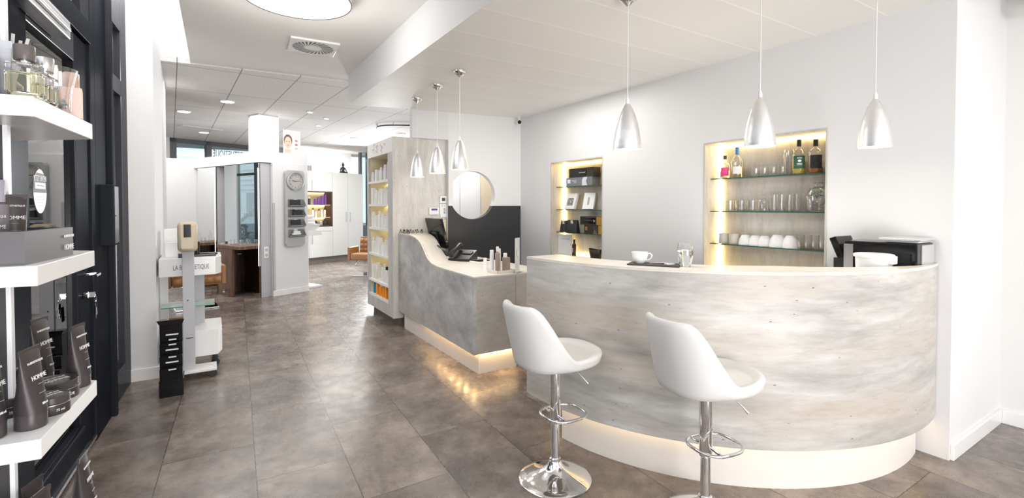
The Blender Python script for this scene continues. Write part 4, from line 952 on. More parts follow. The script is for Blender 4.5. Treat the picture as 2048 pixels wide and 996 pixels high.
# top shelf
def perfume(label, x, y, w, d, h, rz, liqh, capm):
    t = T('perfume_bottle', label, 'bottle', (x, y, 1.665), rz, 'perfume bottles on the top shelf')
    G().box(-w, w, -d, d, 0, h).make('glass', GLASSR, t, smooth=False, bevel=.005)
    G().box(-w*.84, w*.84, -d*.78, d*.78, .008, liqh).make('liquid', LIQY, t, smooth=False, bevel=.003)
    G().lathe([(.009, h), (.009, h+.006)], 16).make('neck', STEEL, t)
    G().lathe([(.0155, h+.006), (.0165, h+.008), (.0165, h+.034), (.0155, h+.036)], 24).make('cap', capm, t)
perfume('square perfume bottle with brown cap at the near corner of the top shelf', -.305, 1.335, .028, .018, .068, rad(12), .05, pm('brown_cap', (.13, .11, .105), .35))
perfume('smaller clear perfume bottle behind the brown capped one', -.293, 1.415, .024, .016, .066, rad(80), .042, STEEL)
t = T('silver_box', 'tall silver grey carton at the left of the top shelf', 'carton', (-.36, 1.375, 1.665), rad(5))
G().box(-.028, .030, -.02, .02, 0, .115).make('carton', pm('silver_card', (.55, .56, .60), .3, .3), t, smooth=False, bevel=.001)
t = T('pump_dispenser', 'dark framed dispenser at the left picture edge of the top shelf', 'bottle', (-.36, 1.32, 1.665), rad(5))
G().box(-.02, .02, -.015, .015, 0, .085).make('body', GREYM, t, smooth=False, bevel=.003); G().cyl(.011, .085, .115, seg=16).make('cap', STEEL, t)
t = T('reed_diffuser', 'white reed sticks in a small holder at the back of the top shelf', 'diffuser', (-.385, 1.56, 1.665))
G().lathe([(.024, 0), (.026, .003), (.026, .06), (.012, .075), (.012, .085)], 20).make('bottle', TUM, t)
for k in range(7): a = k*.9; G().tube([(0, 0, .02), (.05*math.cos(a)-.01, .035*math.sin(a)-.02, .17)], .0032, 6).make('reed', pm('reed_white', (.75, .73, .74), .6), t)
t = T('pebble_vase', 'flared clear glass vase filled with grey pebbles', 'vase', (-.292, 1.49, 1.665))
G().lathe([(0, 0), (.026, 0), (.028, .004), (.031, .05), (.041, .098), (.039, .098), (.029, .05), (.025, .008), (0, .007)], 32).make('glass', TUM, t)
g = G(); r5 = random.Random(2)
for k in range(46):
    a = r5.random()*6.28; r = .021*r5.random()**.5; g.t((r*math.cos(a), r*math.sin(a), .010+.020*r5.random()), rz=r5.random()*3, rx=r5.random()*3, sc=(1.3, 1, .7)).lathe([(0, -.0045), (.0035, -.003), (.0048, 0), (.0035, .003), (0, .0045)], 7)
g.make('pebbles', PEBB, t); g.T = Matrix.Identity(4)
t = T('perfume_tester', 'slanted clear tester bottle lying in the pebble vase', 'bottle', (-.296, 1.465, 1.70), rad(30))
G().t(ry=rad(-42)).box(-.008, .008, -.005, .005, -.02, .075).make('glass', TUM, t, smooth=False, bevel=.002)
t = T('blush_carton', 'pale pink carton behind the glass vase', 'carton', (-.322, 1.56, 1.665), rad(20)); G().box(-.021, .021, -.02, .02, 0, .112).make('carton', PINK, t, smooth=False, bevel=.001)
t = T('blush_bottle', 'pale pink bottle with rounded cap at the far end of the top shelf', 'bottle', (-.283, 1.60, 1.665), rad(8))
G().box(-.021, .021, -.028, .028, 0, .075).make('body', PINK, t, smooth=False, bevel=.002); G().lathe([(.016, .075), (.016, .112), (.0145, .114)], 24).make('cap', pm('copper_pink', (.62, .42, .34), .25, .3), t)
# ================================================================ ON THE SHOP FRONT
t = T('letter_box', 'anthracite letter box with side lock mounted beside the door', 'letter box', (-.645, 4.05, 1.19))
G().box(.0, .128, 0, .19, 0, .40).make('case', ANTH, t, smooth=False, bevel=.004)
G().box(.128, .131, .012, .178, .012, .39).make('door', pm('anthracite_matt', (.035, .04, .045), .35), t, smooth=False, bevel=.001)
G().t((.131, .03, .2), ry=PI/2).cyl(.008, 0, .006, seg=16).make('lock', CHROME, t)
t = T('door_sticker', 'oval grey and white notice stuck on the glass door', 'sticker', (FX(3.14)+.0055, 3.14, 1.52), PI/2+FA)
g = G(); a_, b_ = .085, .105
g.add([(a_*math.cos(2*PI*k/48), 0, b_*math.sin(2*PI*k/48)) for k in range(48)], [tuple(range(48))]); g.make('disc', PLW, t, smooth=False)
g = G(); P = [(a_*.97*math.cos(rad(q)), b_*.97*math.sin(rad(q))) for q in range(-4, 60, 4)]+[(a_*.97*math.cos(rad(q)), b_*.97*math.sin(rad(q))) for q in range(120, 188, 4)]
g.add([(x, -.0006, z) for x, z in P], [tuple(range(len(P)))]); g.make('grey_field', GREYP if 0 else pm('sticker_grey', (.10, .10, .11), .5), t, smooth=False)
text('JETZT UNTER', .036, 'lettering', LETW, t, (0, -.001, .06), 0, .75)
G().box(-.065, .065, -.0014, -.0008, .012, .04).make('white_field', PLW, t, smooth=False)
G().box(-.045, .045, -.0022, -.0015, .024, .028).make('print_line', LETG, t, smooth=False)
g = G()
for k in range(4): g.box(-.05+.008*k, .05-.008*k, -.0012, -.0006, -.028-.014*k, -.025-.014*k)
g.make('print_lines', GREYP, t, smooth=False)
t = T('key_bunch', 'bunch of keys with dark fob hanging in the door lock', 'keys', (FX(3.70)+.058, 3.70, .93)); t.scale = (1.25, 1.25, 1.25)
G().t(ry=PI/2).box(-.012, .012, -.002, .002, -.02, .02).make('key', STEEL, t, smooth=False)
G().tube([(.02+.0*k, .016*math.cos(k*PI/6), -.018+.016*math.sin(k*PI/6)) for k in range(12)], .0015, 6, closed=True).make('ring', CHROME, t)
for k, a in enumerate((-.2, .05, .25)):
    G().t((.022, 0, -.03), rx=a).prism([(-.001, -.011), (.001, -.011), (.001, .011), (-.001, .011)], -.03, -.004).box(-.001, .001, -.004, .004, -.07, -.03).box(-.001, .001, .004, .008, -.065, -.06).make('key', CHROME, t, smooth=False)
G().t((.016, .012, -.03), rx=.1).box(-.003, .003, -.012, .012, -.09, -.02).make('fob', BLK, t, smooth=False, bevel=.003)
# ================================================================ TROLLEY, DISPENSER, LEAFLET RACK
frosted = bpy.data.materials.new('frosted_glass'); frosted.use_nodes = True; nt = NT(frosted); nt.n.clear()
d_ = nt.add('ShaderNodeBsdfTranslucent'); d_.inputs[0].default_value = (.8, .9, .87, 1); e_ = nt.add('ShaderNodeBsdfDiffuse'); e_.inputs[0].default_value = (.8, .9, .87, 1); f_ = nt.add('ShaderNodeBsdfTransparent')
x1 = nt.add('ShaderNodeMixShader'); nt.link(d_.outputs[0], x1.inputs[1]); nt.link(e_.outputs[0], x1.inputs[2]); x1.inputs[0].default_value = .6
x2 = nt.add('ShaderNodeMixShader'); nt.link(f_.outputs[0], x2.inputs[1]); nt.link(x1.outputs[0], x2.inputs[2]); x2.inputs[0].default_value = .45
nt.link(x2.outputs[0], nt.add('ShaderNodeOutputMaterial').inputs[0])
tr = T('display_trolley', 'white display trolley with lettered top box, glass shelf and lower box on wheels', 'trolley', (-.145, 5.26, 0))
xa, xb, ya, yb = -.21, .21, -.25, .24
g = G(); g.prism([(xa, ya), (xb-.01, ya), (xb+.035, ya+.12), (xb+.035, yb), (xa, yb)], .845, 1.0); g.make('top_box', GLOSSW, tr, smooth=False, bevel=.003)
text('LA BIOSTHETIQUE', .058, 'lettering', LETG, tr, (.02, ya-.001, .918), 0, .55); text('P A R I S', .016, 'lettering', LETG, tr, (.02, ya-.001, .872), 0, .8)
for x, y, w in ((.035, .0, .032), (.085, .08, .028), (-.19, .0, .03)): G().box(x-w, x+w, y-.012, y+.012, .10, .845).make('post', GREYP if x > 0 else WHITE, tr, smooth=False, bevel=.003)
G().box(xa+.01, xb-.02, ya+.02, ya+.30, .572, .580).make('glass_shelf', [frosted], tr, smooth=False)
G().box(xa+.01, xb-.02, ya+.018, ya+.02, .572, .580).make('shelf_edge', pm('green_edge', (.05, .40, .28), .2), tr, smooth=False)
g = G(); g.prism([(-.13, ya), (xb-.0, ya), (xb+.035, ya+.14), (xb+.035, yb), (-.13, yb)], .13, .36); g.make('lower_box', GLOSSW, tr, smooth=False, bevel=.003)
for x, y in ((-.10, ya+.05), (xb-.02, ya+.12), (-.10, yb-.04), (xb-.02, yb-.04)):
    w = G().t((x, y, .035), rx=PI/2).cyl(.035, -.012, .012, seg=20); w.t((x, y, .07)).box(-.02, .02, -.02, .02, -.02, .06); w.make('caster', BLK, tr)
ds = T('dispenser_stand', 'hand sanitiser dispenser on a grey column with a white wheeled base', 'dispenser', (-.143, 4.86, 0))
G().box(-.045, .195, -.10, .10, .062, .082).make('base_plate', GLOSSW, ds, smooth=False, bevel=.003)
G().box(-.04, .043, -.045, -.015, .082, 1.09).make('column', GREYP, ds, smooth=False, bevel=.003)
G().box(-.02, .03, -.047, -.045, .345, .352).box(-.01, .0, -.047, -.045, .66, .67).make('column_marks', DKGREY, ds, smooth=False)
for x, y in ((.165, -.06), (-.02, .07), (.165, .07)):
    w = G().t((x, y, .032), rx=PI/2).cyl(.032, -.012, .012, seg=20); w.t((x, y, .05)).box(-.015, .015, -.015, .015, -.01, .012); w.make('caster', BLK, ds)
g = G().box(-.068, .07, -.13, -.02, 1.075, 1.318); g.make('housing', BEIGE, ds, bevel=.028, ang=60)
G().box(-.024, .026, -.1325, -.129, 1.195, 1.30).make('window', BLKG, ds, smooth=False, bevel=.002)
G().box(-.05, -.042, -.1315, -.13, 1.10, 1.106).make('sensor_light', BLK, ds, smooth=False)
lr = T('leaflet_rack', 'black stepped leaflet rack standing on the floor before the pillar', 'leaflet rack', (-.247, 4.45, 0), rad(0))
g = G(); g.box(-.077, .077, .0, .20, 0, .13); g.make('base_box', BLKG, lr, smooth=False, bevel=.003)
for k in range(4):
    z0 = .13+.09*k; y0 = .0+.022*k
    g = G(); h = .09 if k < 3 else .14
    g.add([(-.072, y0-.0, z0), (.072, y0-.0, z0), (.072, .2, z0), (-.072, .2, z0), (-.072, y0-.012, z0+h), (.072, y0-.012, z0+h), (.072, .2, z0+h), (-.072, .2, z0+h)], [(0, 3, 2, 1), (4, 5, 6, 7), (0, 1, 5, 4), (1, 2, 6, 5), (2, 3, 7, 6), (3, 0, 4, 7)])
    g.make('tier', BLKG, lr, smooth=False, bevel=.002)
    if k < 4:
        f = G(); f.box(-.034, .046, y0-.0135, y0-.006, z0+h*.42, z0+h*.42+.009) if k else None
        f.box(-.016, .032, y0-.0145, y0-.006, z0+h*.86 if k < 3 else z0+.02, (z0+h*.86 if k < 3 else z0+.02)+.009); f.make('slot_label', LETW, lr, smooth=False)
g = G(); g.add([(-.072, .05, .54), (.072, .05, .54), (.072, .2, .56), (-.072, .2, .56), (-.09, .03, .58), (.085, .03, .58)], [(0, 1, 5, 4), (0, 4, 3), (1, 2, 5), (4, 5, 2, 3)]); g.make('top_flap', BLKG, lr, smooth=False)
# things on the trolley
zt = 1.0005
def onT(x, y): return (-.145+x, 5.26+y, zt)
t = T('white_carton', 'tall white carton standing at the back left of the trolley top', 'carton', onT(-.14, .12)); G().box(-.05, .05, -.04, .04, 0, .24).make('carton', PLW, t, smooth=False, bevel=.002)
t = T('white_carton', 'lower white leaflet holder at the left front of the trolley top', 'holder', onT(-.125, -.09)); G().box(-.045, .045, -.03, .05, 0, .13).make('holder', pm('white_card', (.78, .78, .8), .4), t, smooth=False, bevel=.002)
ml = T('makeup_stand', 'small white stand of skin toned testers on the trolley', 'tester stand', onT(-.025, .0))
G().box(-.04, .05, -.03, .03, 0, .012).make('base', PLW, ml, smooth=False)
for k in range(4): G().t((-.03+.022*k, 0, .012)).box(-.008, .008, -.004, .004, 0, .12).make('tester', [pm('skin%d' % k, c, .4) for c in [((.55, .30, .20), (.62, .38, .27), (.45, .22, .15), (.66, .45, .34))[k]]], ml, smooth=False, bevel=.002)
t = T('makeup_palette', 'flat black make-up palette at the right of the trolley top', 'palette', onT(.12, -.10), rad(8)); G().box(-.09, .08, -.05, .04, 0, .012).make('case', BLK, t, smooth=False, bevel=.002); G().box(-.08, .07, -.04, .03, .012, .0125).make('pans', DKGREY, t, smooth=False)
t = T('makeup_palette', 'black brush roll lying behind the palette on the trolley', 'brush roll', onT(.13, .06), rad(-5)); G().box(-.10, .09, -.04, .05, 0, .014).make('case', BLK, t, smooth=False, bevel=.003)
for i, (x, y, h, r) in enumerate([(.02, -.06, .075, .016), (.055, .0, .11, .017), (.09, .05, .12, .02)]):
    t = T('cosmetic_jar', ['shortest black cylinder next to the dispenser on the trolley', 'middle black cylinder with silver band on the trolley', 'tallest black cylinder at the back of the trolley'][i], 'jar', onT(x-.03, y)); G().cyl(r, 0, h*.6, seg=20).make('body', BLK, t); G().cyl(r*.98, h*.6, h, seg=20).make('lid', BLKG, t)
t = T('black_case', 'small black box at the trolley front left of the dispenser', 'box', onT(-.04, -.19)); G().box(-.035, .02, -.02, .03, 0, .035).make('case', BLK, t, smooth=False, bevel=.002)
# ================================================================ FAR SALON
def LT(name, label, cat, x, y, z=0, rz=0, group=None): return T(name, label, cat, LF(x, y, z), LA+rz, group)
def mirror_unit(y0, y1, label):
    t = LT('styling_mirror', label, 'mirror', -.17, y0, 0)
    G().box(0, .165, 0, y1-y0, 0, 2.13).make('cabinet', GREYP, t, smooth=False, bevel=.002)
    G().box(-.006, -.0, .0, y1-y0, .0, 2.13).make('mirror_glass', MIRR, t, smooth=False)
    G().box(-.008, .004, -.004, .0, 0, 2.13).make('edge', ANTH, t, smooth=False)
    s = G().box(.05, .125, -.010, 0, .62, .80); s.make('socket_plate', PLW, t, smooth=False, bevel=.004)
    for k in (0, 1): G().t((.0875, -.010, .667+.085*k), rx=PI/2).cyl(.024, 0, .003, seg=20).make('socket', GREYP, t)
    G().box(-.022, -.016, .02, .026, .50, 2.05).make('light_tube', emis('tube%d' % int(y0*10), (1, .98, .95), 3), t, smooth=False)
mirror_unit(.07, 1.20, 'tall styling mirror with grey side and sockets nearest the partition end')
mirror_unit(1.50, 2.19, 'second tall styling mirror with grey side farther along the partition')
def station(y0, y1, label):
    t = LT('styling_table', label, 'table', -.178, y0, 0)
    G().box(-.24, 0, 0, y1-y0, .765, .815).make('tabletop', WALN, t, smooth=False, bevel=.002)
    G().box(-.235, -.195, .26, y1-y0-.0, 0, .765).make('leg', WALN, t, smooth=False, bevel=.002)
    G().box(-.235, .0, y1-y0-.04, y1-y0, 0, .765).make('leg', WALN, t, smooth=False, bevel=.002)
    G().tube([(-.235, .5, .10), (-.34, .3, .10)], .012, 10).make('foot_bar', STEEL, t)
    G().box(-.242, -.20, .02, .05, .70, .705).make('hook', STEEL, t, smooth=False)
    return t
station(.22, .98, 'walnut styling table with glasses before the nearest mirror')
station(1.62, 2.15, 'walnut styling table before the second mirror, partly hidden')
g = tumbler(.036, .09)
for i, (x, y, lb) in enumerate([(-.30, .42, 'nearer clear glass on the walnut styling table'), (-.30, .68, 'farther clear glass on the walnut styling table'), (-.28, 1.75, 'clear glass on the second walnut table')]):
    tumbler(.036, .09).make('drinking_glass', TUM, None, loc=LF(x, y, .8155), label=lb, cat='glass', group='glasses on the styling tables')
G().lathe([(0, 0), (.03, 0), (.032, .004), (.032, .12), (.012, .16), (.012, .2)], 20).make('carafe', TUM, None, loc=LF(-.27, 1.95, .8155), label='clear glass bottle on the second walnut table', cat='bottle')
# armchairs
def armchair(label, loc, rz):
    t = T('salon_chair', label, 'armchair', loc, rz, 'tufted tan salon chairs')  # front = -y
    def cushion(g, w, h, n, m, d, fn):
        rows = []
        N = n*6; Mm = m*6
        for j in range(Mm+1):
            r = []
            for i in range(N+1):
                u, v = i/N, j/Mm
                puff = d*(abs(math.sin(u*n*PI))**.5)*(abs(math.sin(v*m*PI))**.5)
                r.append(fn(-w/2+w*u, h*v, puff))
            rows.append(r)
        return g.grid(rows)
    g = G(); cushion(g, .56, .36, 6, 4, .045, lambda a, b, p: (a, .20+.12*b-p, .36+b*1.1)); cushion(g, .56, .36, 6, 4, .045, lambda a, b, p: (-a, .27+.12*b+p, .36+b*1.1))
    g.box(-.28, .28, .205, .265, .34, .38); g.box(-.28, .28, .25, .30, .765, .785); g.make('backrest', TAN, t, ang=180)
    G().box(-.29, .29, -.26, .24, .33, .47).make('seat', TAN, t, smooth=False, bevel=.03)
    for s in (-1, 1): G().box(*sorted((s*.29, s*.355)), -.25, .20, .32, .60).make('armrest', TAN, t, smooth=False, bevel=.02)
    G().cyl(.03, .03, .33, seg=20).make('column', CHROME, t)
    G().box(-.26, .26, -.26, .26, 0, .022).make('base', CHROME, t, smooth=False, bevel=.006)
    G().tube([(-.14, -.2, .34), (-.14, -.36, .24), (.14, -.36, .24), (.14, -.2, .34)], .012, 8).make('footrest', CHROME, t)
    return t
armchair('tan tufted salon chair seen beyond the product tower', (2.85, 10.15, 0), rad(-38))
def backchair(label, loc, rz):
    t = armchair(label, loc, rz); return t
backchair('tan tufted salon chair behind the white display trolley', (-.16, 8.25, 0), rad(187))
# partition end: letter rack with clock
rk = LT('wall_organiser', 'grey metal wall organiser with round clock and four pockets', 'wall organiser', .345, 0, 0)
def rr(w, h, r, n=8): return [(cx+r*math.cos(a), cz+r*math.sin(a)) for cx, cz, a0 in ((w/2-r, h-r, 0), (-w/2+r, h-r, PI/2), (-w/2+r, r, PI), (w/2-r, r, 1.5*PI)) for a in [a0+PI/2*k/n for k in range(n+1)]]
def plate(g, poly, y0, y1, z): 
    n = len(poly); g.add([(x, y0, zz+z) for x, zz in poly]+[(x, y1, zz+z) for x, zz in poly], [tuple(range(n)), tuple(range(2*n-1, n-1, -1))]+[((i+1) % n, i, i+n, (i+1) % n+n) for i in range(n)]); return g
plate(G(), rr(.34, 1.25, .06), -.06, -.0, .785).make('back_plate', GREYM, rk, smooth=False, bevel=.004)
ck = G().t((0, -.061, 1.855), rx=PI/2).lathe([(.0, .0), (.128, 0), (.128, .006), (0, .006)], 40).make('clock_face', pm('clock_face', (.50, .48, .45), .6), rk)
G().t((0, -.061, 1.855), rx=PI/2).lathe([(.128, 0), (.15, 0), (.152, .02), (.135, .024), (.128, .006)], 40, cap=False).make('clock_rim', STEEL, rk)
for k in range(12):
    a = PI/2-2*PI*(k+1)/12; text(str(k+1), .042, 'numeral', LETG, rk, (.10*math.cos(a), -.0685, 1.855+.10*math.sin(a)), 0, .8)
g = G(); g.t((0, -.069, 1.855), ry=rad(84)).box(-.003, .003, -.001, 0, -.02, .085); g.make('minute_hand', BLK, rk, smooth=False)
g = G(); g.t((0, -.0695, 1.855), ry=rad(-80)).box(-.004, .004, -.001, 0, -.015, .06); g.make('hour_hand', BLK, rk, smooth=False)
for k in range(4):
    z = 1.43-.165*k
    g = G(); g.box(-.13, .15, -.0605, -.06, z, z+.13); g.make('pocket_back', pm('pocket_dark', (.20, .20, .20), .5), rk, smooth=False)
    g = G(); g.add([(-.13, -.061, z), (.15, -.061, z), (.15, -.12, z+.02), (-.13, -.12, z+.02), (-.13, -.13, z+.035), (.15, -.13, z+.035)], [(0, 1, 2, 3), (3, 2, 5, 4)]); g.add([(.15, -.061, z), (.15, -.13, z+.035), (.15, -.061, z+.12)], [(0, 1, 2)]); g.make('pocket', GREYM, rk, smooth=False)
    G().box(-.03, .03, -.0625, -.0605, z+.11, z+.14).make('card_holder', STEEL, rk, smooth=False)
g = G()
for k in range(4): g.box(-.05, .05, -.063, -.06, .86+.03*k, .866+.03*k)
g.make('louvres', GREYM, rk, smooth=False)
G().box(-.035, .035, -.0625, -.06, .99, 1.05).make('card_holder', STEEL, rk, smooth=False)
for k, (nm, lb, m, dx) in enumerate([('notebook', 'black wallet in the top pocket of the wall organiser', BLK, -.02), ('notebook', 'black folder in the second pocket of the wall organiser', BLK, .01), ('notebook', 'black wallet in the third pocket of the wall organiser', BLK, -.01)]):
    t = LT(nm, lb, 'wallet', .345+dx, -.10, 1.43-.165*k+.022, 0, 'items in the wall organiser'); G().t(rx=rad(-6), ry=rad([0, 8, -2][k])).box(-.085, .085, -.012, .012, 0, .10).make('cover', m, t, smooth=False, bevel=.006)
for k in range(3):
    t = LT('leaflet_stack', ['bottom green edged leaflets in the lowest pocket of the organiser', 'middle white leaflets in the lowest pocket of the organiser', 'top white leaflets in the lowest pocket of the organiser'][k], 'leaflets', .335, -.10, .95+.03*k, 0, 'leaflets in the organiser')
    G().box(-.09+.02*k, .08-.012*k, -.02, .02, 0, .026).make('paper', [pm('green_card', (.01, .16, .06), .5), PLW, PLW][k], t, smooth=False)
# poster on the partition
po = LT('beauty_poster', 'pale upright poster with a face standing on the partition', 'poster', .365, .06, 2.316)
G().box(-.15, .15, -.006, .0, 0, .385).make('board', pm('poster_white', (.80, .76, .73), .5), po, smooth=False)
SK = pm('poster_skin', (.72, .50, .40), .5); HR = pm('poster_hair', (.13, .09, .075), .5)
def ell(cx, cz, a, b, y, m, nm):
    g = G(); g.add([(cx+a*math.cos(2*PI*k/32), y, cz+b*math.sin(2*PI*k/32)) for k in range(32)], [tuple(range(32))]); g.make(nm, m, po, smooth=False)
ell(-.07, .215, .075, .10, -.0064, HR, 'printed_hair'); ell(-.07, .18, .06, .095, -.0068, SK, 'printed_face')
G().box(-.13, -.02, -.0066, -.006, .0, .07).make('printed_shoulders', SK, po, smooth=False)
ell(-.07, .135, .02, .008, -.0072, pm('poster_lips', (.60, .25, .22), .5), 'printed_lips')
for s in (-1, 1): ell(-.07+.024*s, .20, .011, .005, -.0072, HR, 'printed_eye')
for k in range(3): ell(.075, .09+.065*k, .026, .018, -.0064, pm('lip_print%d' % k, [(.70, .42, .36), (.40, .16, .16), (.50, .2, .2)][k], .5), 'printed_mouth')
ell(-.115, .35, .022, .018, -.0064, GREYP, 'printed_emblem'); G().box(-.08, .06, -.0064, -.006, .345, .352).make('printed_line', GREYP, po, smooth=False)
t = LT('cable', 'thin curled wire standing on the partition beside the poster', 'wire', .09, .05, 2.316)
G().tube([(-.06, 0, 0), (-.03, 0, .05), (.0, 0, .075), (.02, 0, .05), (.03, 0, .0)], .004, 6).make('wire', STEEL, t)
# ---- pedestal unit (towel warmer like white hood)
pd = LT('treatment_stand', 'white pedestal with broad foot and stepped white tray on top', 'pedestal', .815, .36, 0)
G().box(-.20, .19, -.16, .22, 0, .035).make('foot', GLOSSW, pd, smooth=False, bevel=.003)
G().box(-.12, -.0, -.05, .06, .035, .93).make('column', GLOSSW, pd, smooth=False, bevel=.003)
g = G(); g.prism([(-.2, -.16), (.17, -.20), (.19, .2), (-.2, .2)], .93, .96); g.make('tray', GLOSSW, pd, smooth=False, bevel=.002)
g = G(); P0 = [(-.2, -.15), (.165, -.19), (.18, .19), (-.2, .19)]; P1 = [(-.2, -.10), (.10, -.12), (.12, .14), (-.2, .14)]
def frus(P, Q, z0, z1):
    n = len(P); return G().add([(x, y, z0) for x, y in P]+[(x, y, z1) for x, y in Q], [tuple(range(n-1, -1, -1)), tuple(range(n, 2*n))]+[(i, (i+1) % n, (i+1) % n+n, i+n) for i in range(n)])
frus(P0, P0, .96, 1.02).make('basin', GLOSSW, pd, smooth=False, bevel=.003); frus(P1, P0, 1.02, 1.13).make('bowl', GLOSSW, pd, smooth=False, bevel=.003)
tw_ = LT('towel_stack', 'folded white towels piled on the white pedestal', 'towels', .815, .36, 1.131)
for k in range(3): G().box(-.2, .11-.01*k, -.1, .12, .052*k, .052*k+.05).make('towel', PLW, tw_, smooth=False, bevel=.02)
# ---- cupboards at the rear
CY = 3.507
def cdoor(parent, x0, x1, z0, z1, hx=None, hz=None, nm='door', y=0):
    d = G().box(x0+.003, x1-.003, y-.02, y, z0+.003, z1-.003).make(nm, LACQ, parent, smooth=False, bevel=.002)
    if hx is not None:
        G().tube([(hx, y-.02, hz-.12), (hx, y-.045, hz-.11), (hx, y-.045, hz+.11), (hx, y-.02, hz+.12)], .006, 8).make('handle', STEEL, d)
cb = LT('wall_cupboard', 'white cupboard unit with lit open niche above a drawer and doors', 'cupboard', 2.35, CY)
X1 = 1.20
G().box(0, X1, 0, .58, .14, .82).box(0, X1, 0, .58, 1.82, 2.33).box(0, X1, .3, .58, .82, 1.82).make('carcass', LACQ, cb, smooth=False)
cdoor(cb, 0, .53-.0, 1.82, 2.33, .47, 1.98); cdoor(cb, .53, X1, 1.82, 2.33, .60, 1.98)
cdoor(cb, 0, .53, .14, .80, .47, .62); cdoor(cb, .53, X1, .14, .80, .60, .62)
cdoor(cb, 0, X1, .80, .92, nm='drawer')
BRN = pm('niche_brown', (.10, .055, .04), .5)
g = G(); g.box(X1-.035, X1, -.022, .3, .92, 1.82); g.box(0, X1, -.022, .3, 1.80, 1.82); g.box(0, X1, -.022, .3, .92, .945); g.make('niche_frame', BRN, cb, smooth=False)
G().box(0, X1-.035, .28, .29, .945, 1.80).make('niche_back', pm('cream_board', (0, 0, 0)), cb, smooth=False)
for z in (1.16, 1.48): G().box(0, X1-.035, .03, .28, z-.014, z).make('niche_shelf', WARMC, cb, smooth=False)
for z in (1.795, 1.46, 1.14): G().box(.05, X1-.06, .24, .26, z-.012, z-.002).make('light_strip', emis('cup_led%d' % int(z*100), (1, .78, .42), 7), cb, smooth=False)
G().box(0, X1, .04, .5, 0, .14).make('plinth', pm('brown_plinth', (.20, .175, .155), .5), cb, smooth=False)
for k, (x0_, x1_, lb, hx) in enumerate([(3.55, 4.02, 'tall white cupboard with handle at its right, beside the lit niche', .41), (4.02, 4.52, 'tall white cupboard at the right, behind the tan salon chair', .06)]):
    t = LT('tall_cupboard', lb, 'cupboard', x0_, CY); w = x1_-x0_
    G().box(0, w, 0, .58, .14, 2.33).make('carcass', LACQ, t, smooth=False); cdoor(t, 0, w, .14, 2.33, hx, 1.16)
    G().box(0, w, .04, .5, 0, .14).make('plinth', pm('brown_plinth', (0, 0, 0)), t, smooth=False)
NB = 'bottles in the rear cupboard niche'
xx = 3.43
rb = 0
def lbot(nm, x, z, h, r, m, cm_, lb, kd=0, y=None):
    global rb; rb += 1
    bottle_mesh(kd, h, r).make(nm, [m, cm_], None, loc=LF(x, CY+.10, z), label=lb, cat='bottle', group=NB)
for k in range(4): lbot('shampoo_bottle', 3.42-.10*k, 1.4805, .27-.04*k if k else .30, .035, PURP, PURP, ['tallest purple bottle at the right on the top niche shelf', 'second tallest purple bottle on the top cupboard niche shelf', 'second shortest purple bottle on the top cupboard niche shelf', 'shortest purple bottle on the top cupboard niche shelf'][k], 2)
for k in range(6): lbot('styling_bottle', 2.96-.085*k, 1.4805, .20+.01*(k % 2), .032, [DKGREY, GREYM, BLK][k % 3], [PLW, BLK][k % 2], '%s dark bottle left of the purple ones on the cupboard niche shelf' % ORD[k], 0)
for k in range(8): lbot('pale_bottle', 3.40-.085*k, 1.1605, [.24, .2, .22, .16][k % 4], .028, [CW, PLW, pm('pale_amber', (.6, .5, .3), .4)][k % 3], [BLK, PLW][k % 2], '%s pale bottle from the right on the middle cupboard niche shelf' % ORD[k], k % 2)
lbot('wax_jar', 3.40, .9455, .16, .05, DKGREY, DKBRN, 'tall dark jar at the bottom right of the cupboard niche', 0)
lbot('wax_jar', 3.28, .9455, .12, .05, GREYM, PLW, 'grey jar beside the tall dark jar at the bottom of the niche', 0)
lbot('wax_jar', 3.14, .9455, .13, .04, DKGREY, BLK, 'small dark jar behind the white pedestal top in the niche', 0)
# things on the cupboards
t = LT('seated_figurine', 'dark meditating figurine sitting on top of the tall cupboard', 'figurine', 3.98, CY+.12, 2.331)
g = G(); s = 1.0
g.lathe([(.10, 0), (.11, .01), (.10, .035), (.06, .05), (.045, .07), (.05, .10), (.058, .135), (.05, .16), (.022, .175), (.018, .19)], 20, sy=.6)
g.lathe([(.015, .185), (.03, .20), (.034, .225), (.03, .25), (.018, .265), (.012, .272), (.014, .28), (.008, .295), (0, .30)], 18)
for q in (-1, 1):
    g.tube([(q*.05, 0, .15), (q*.085, -.005, .10), (q*.095, -.03, .05)], [.016, .014, .011], 8)
    g.tube([(q*.02, 0, .02), (q*.11, -.03, .022), (q*.03, -.075, .02)], [.028, .026, .018], 8)
g.make('figure', pm('dark_bronze', (.035, .03, .03), .4), t)
t = LT('small_speaker', 'small square grey box on top of the left cupboard', 'box', 2.95, CY+.1, 2.331); G().box(-.06, .06, -.05, .05, 0, .14).make('case', pm('grey_box', (.34, .34, .33), .6), t, smooth=False, bevel=.004)
# ---- parked car outside the street window (seen in the mirror)
MX = lambda x, y, z=0: LF(x, y, z)
car = T('parked_car', 'dark blue parked car seen in the styling mirror', 'car', LF(-7.38, 15.09, -.07), LA+PI/2)
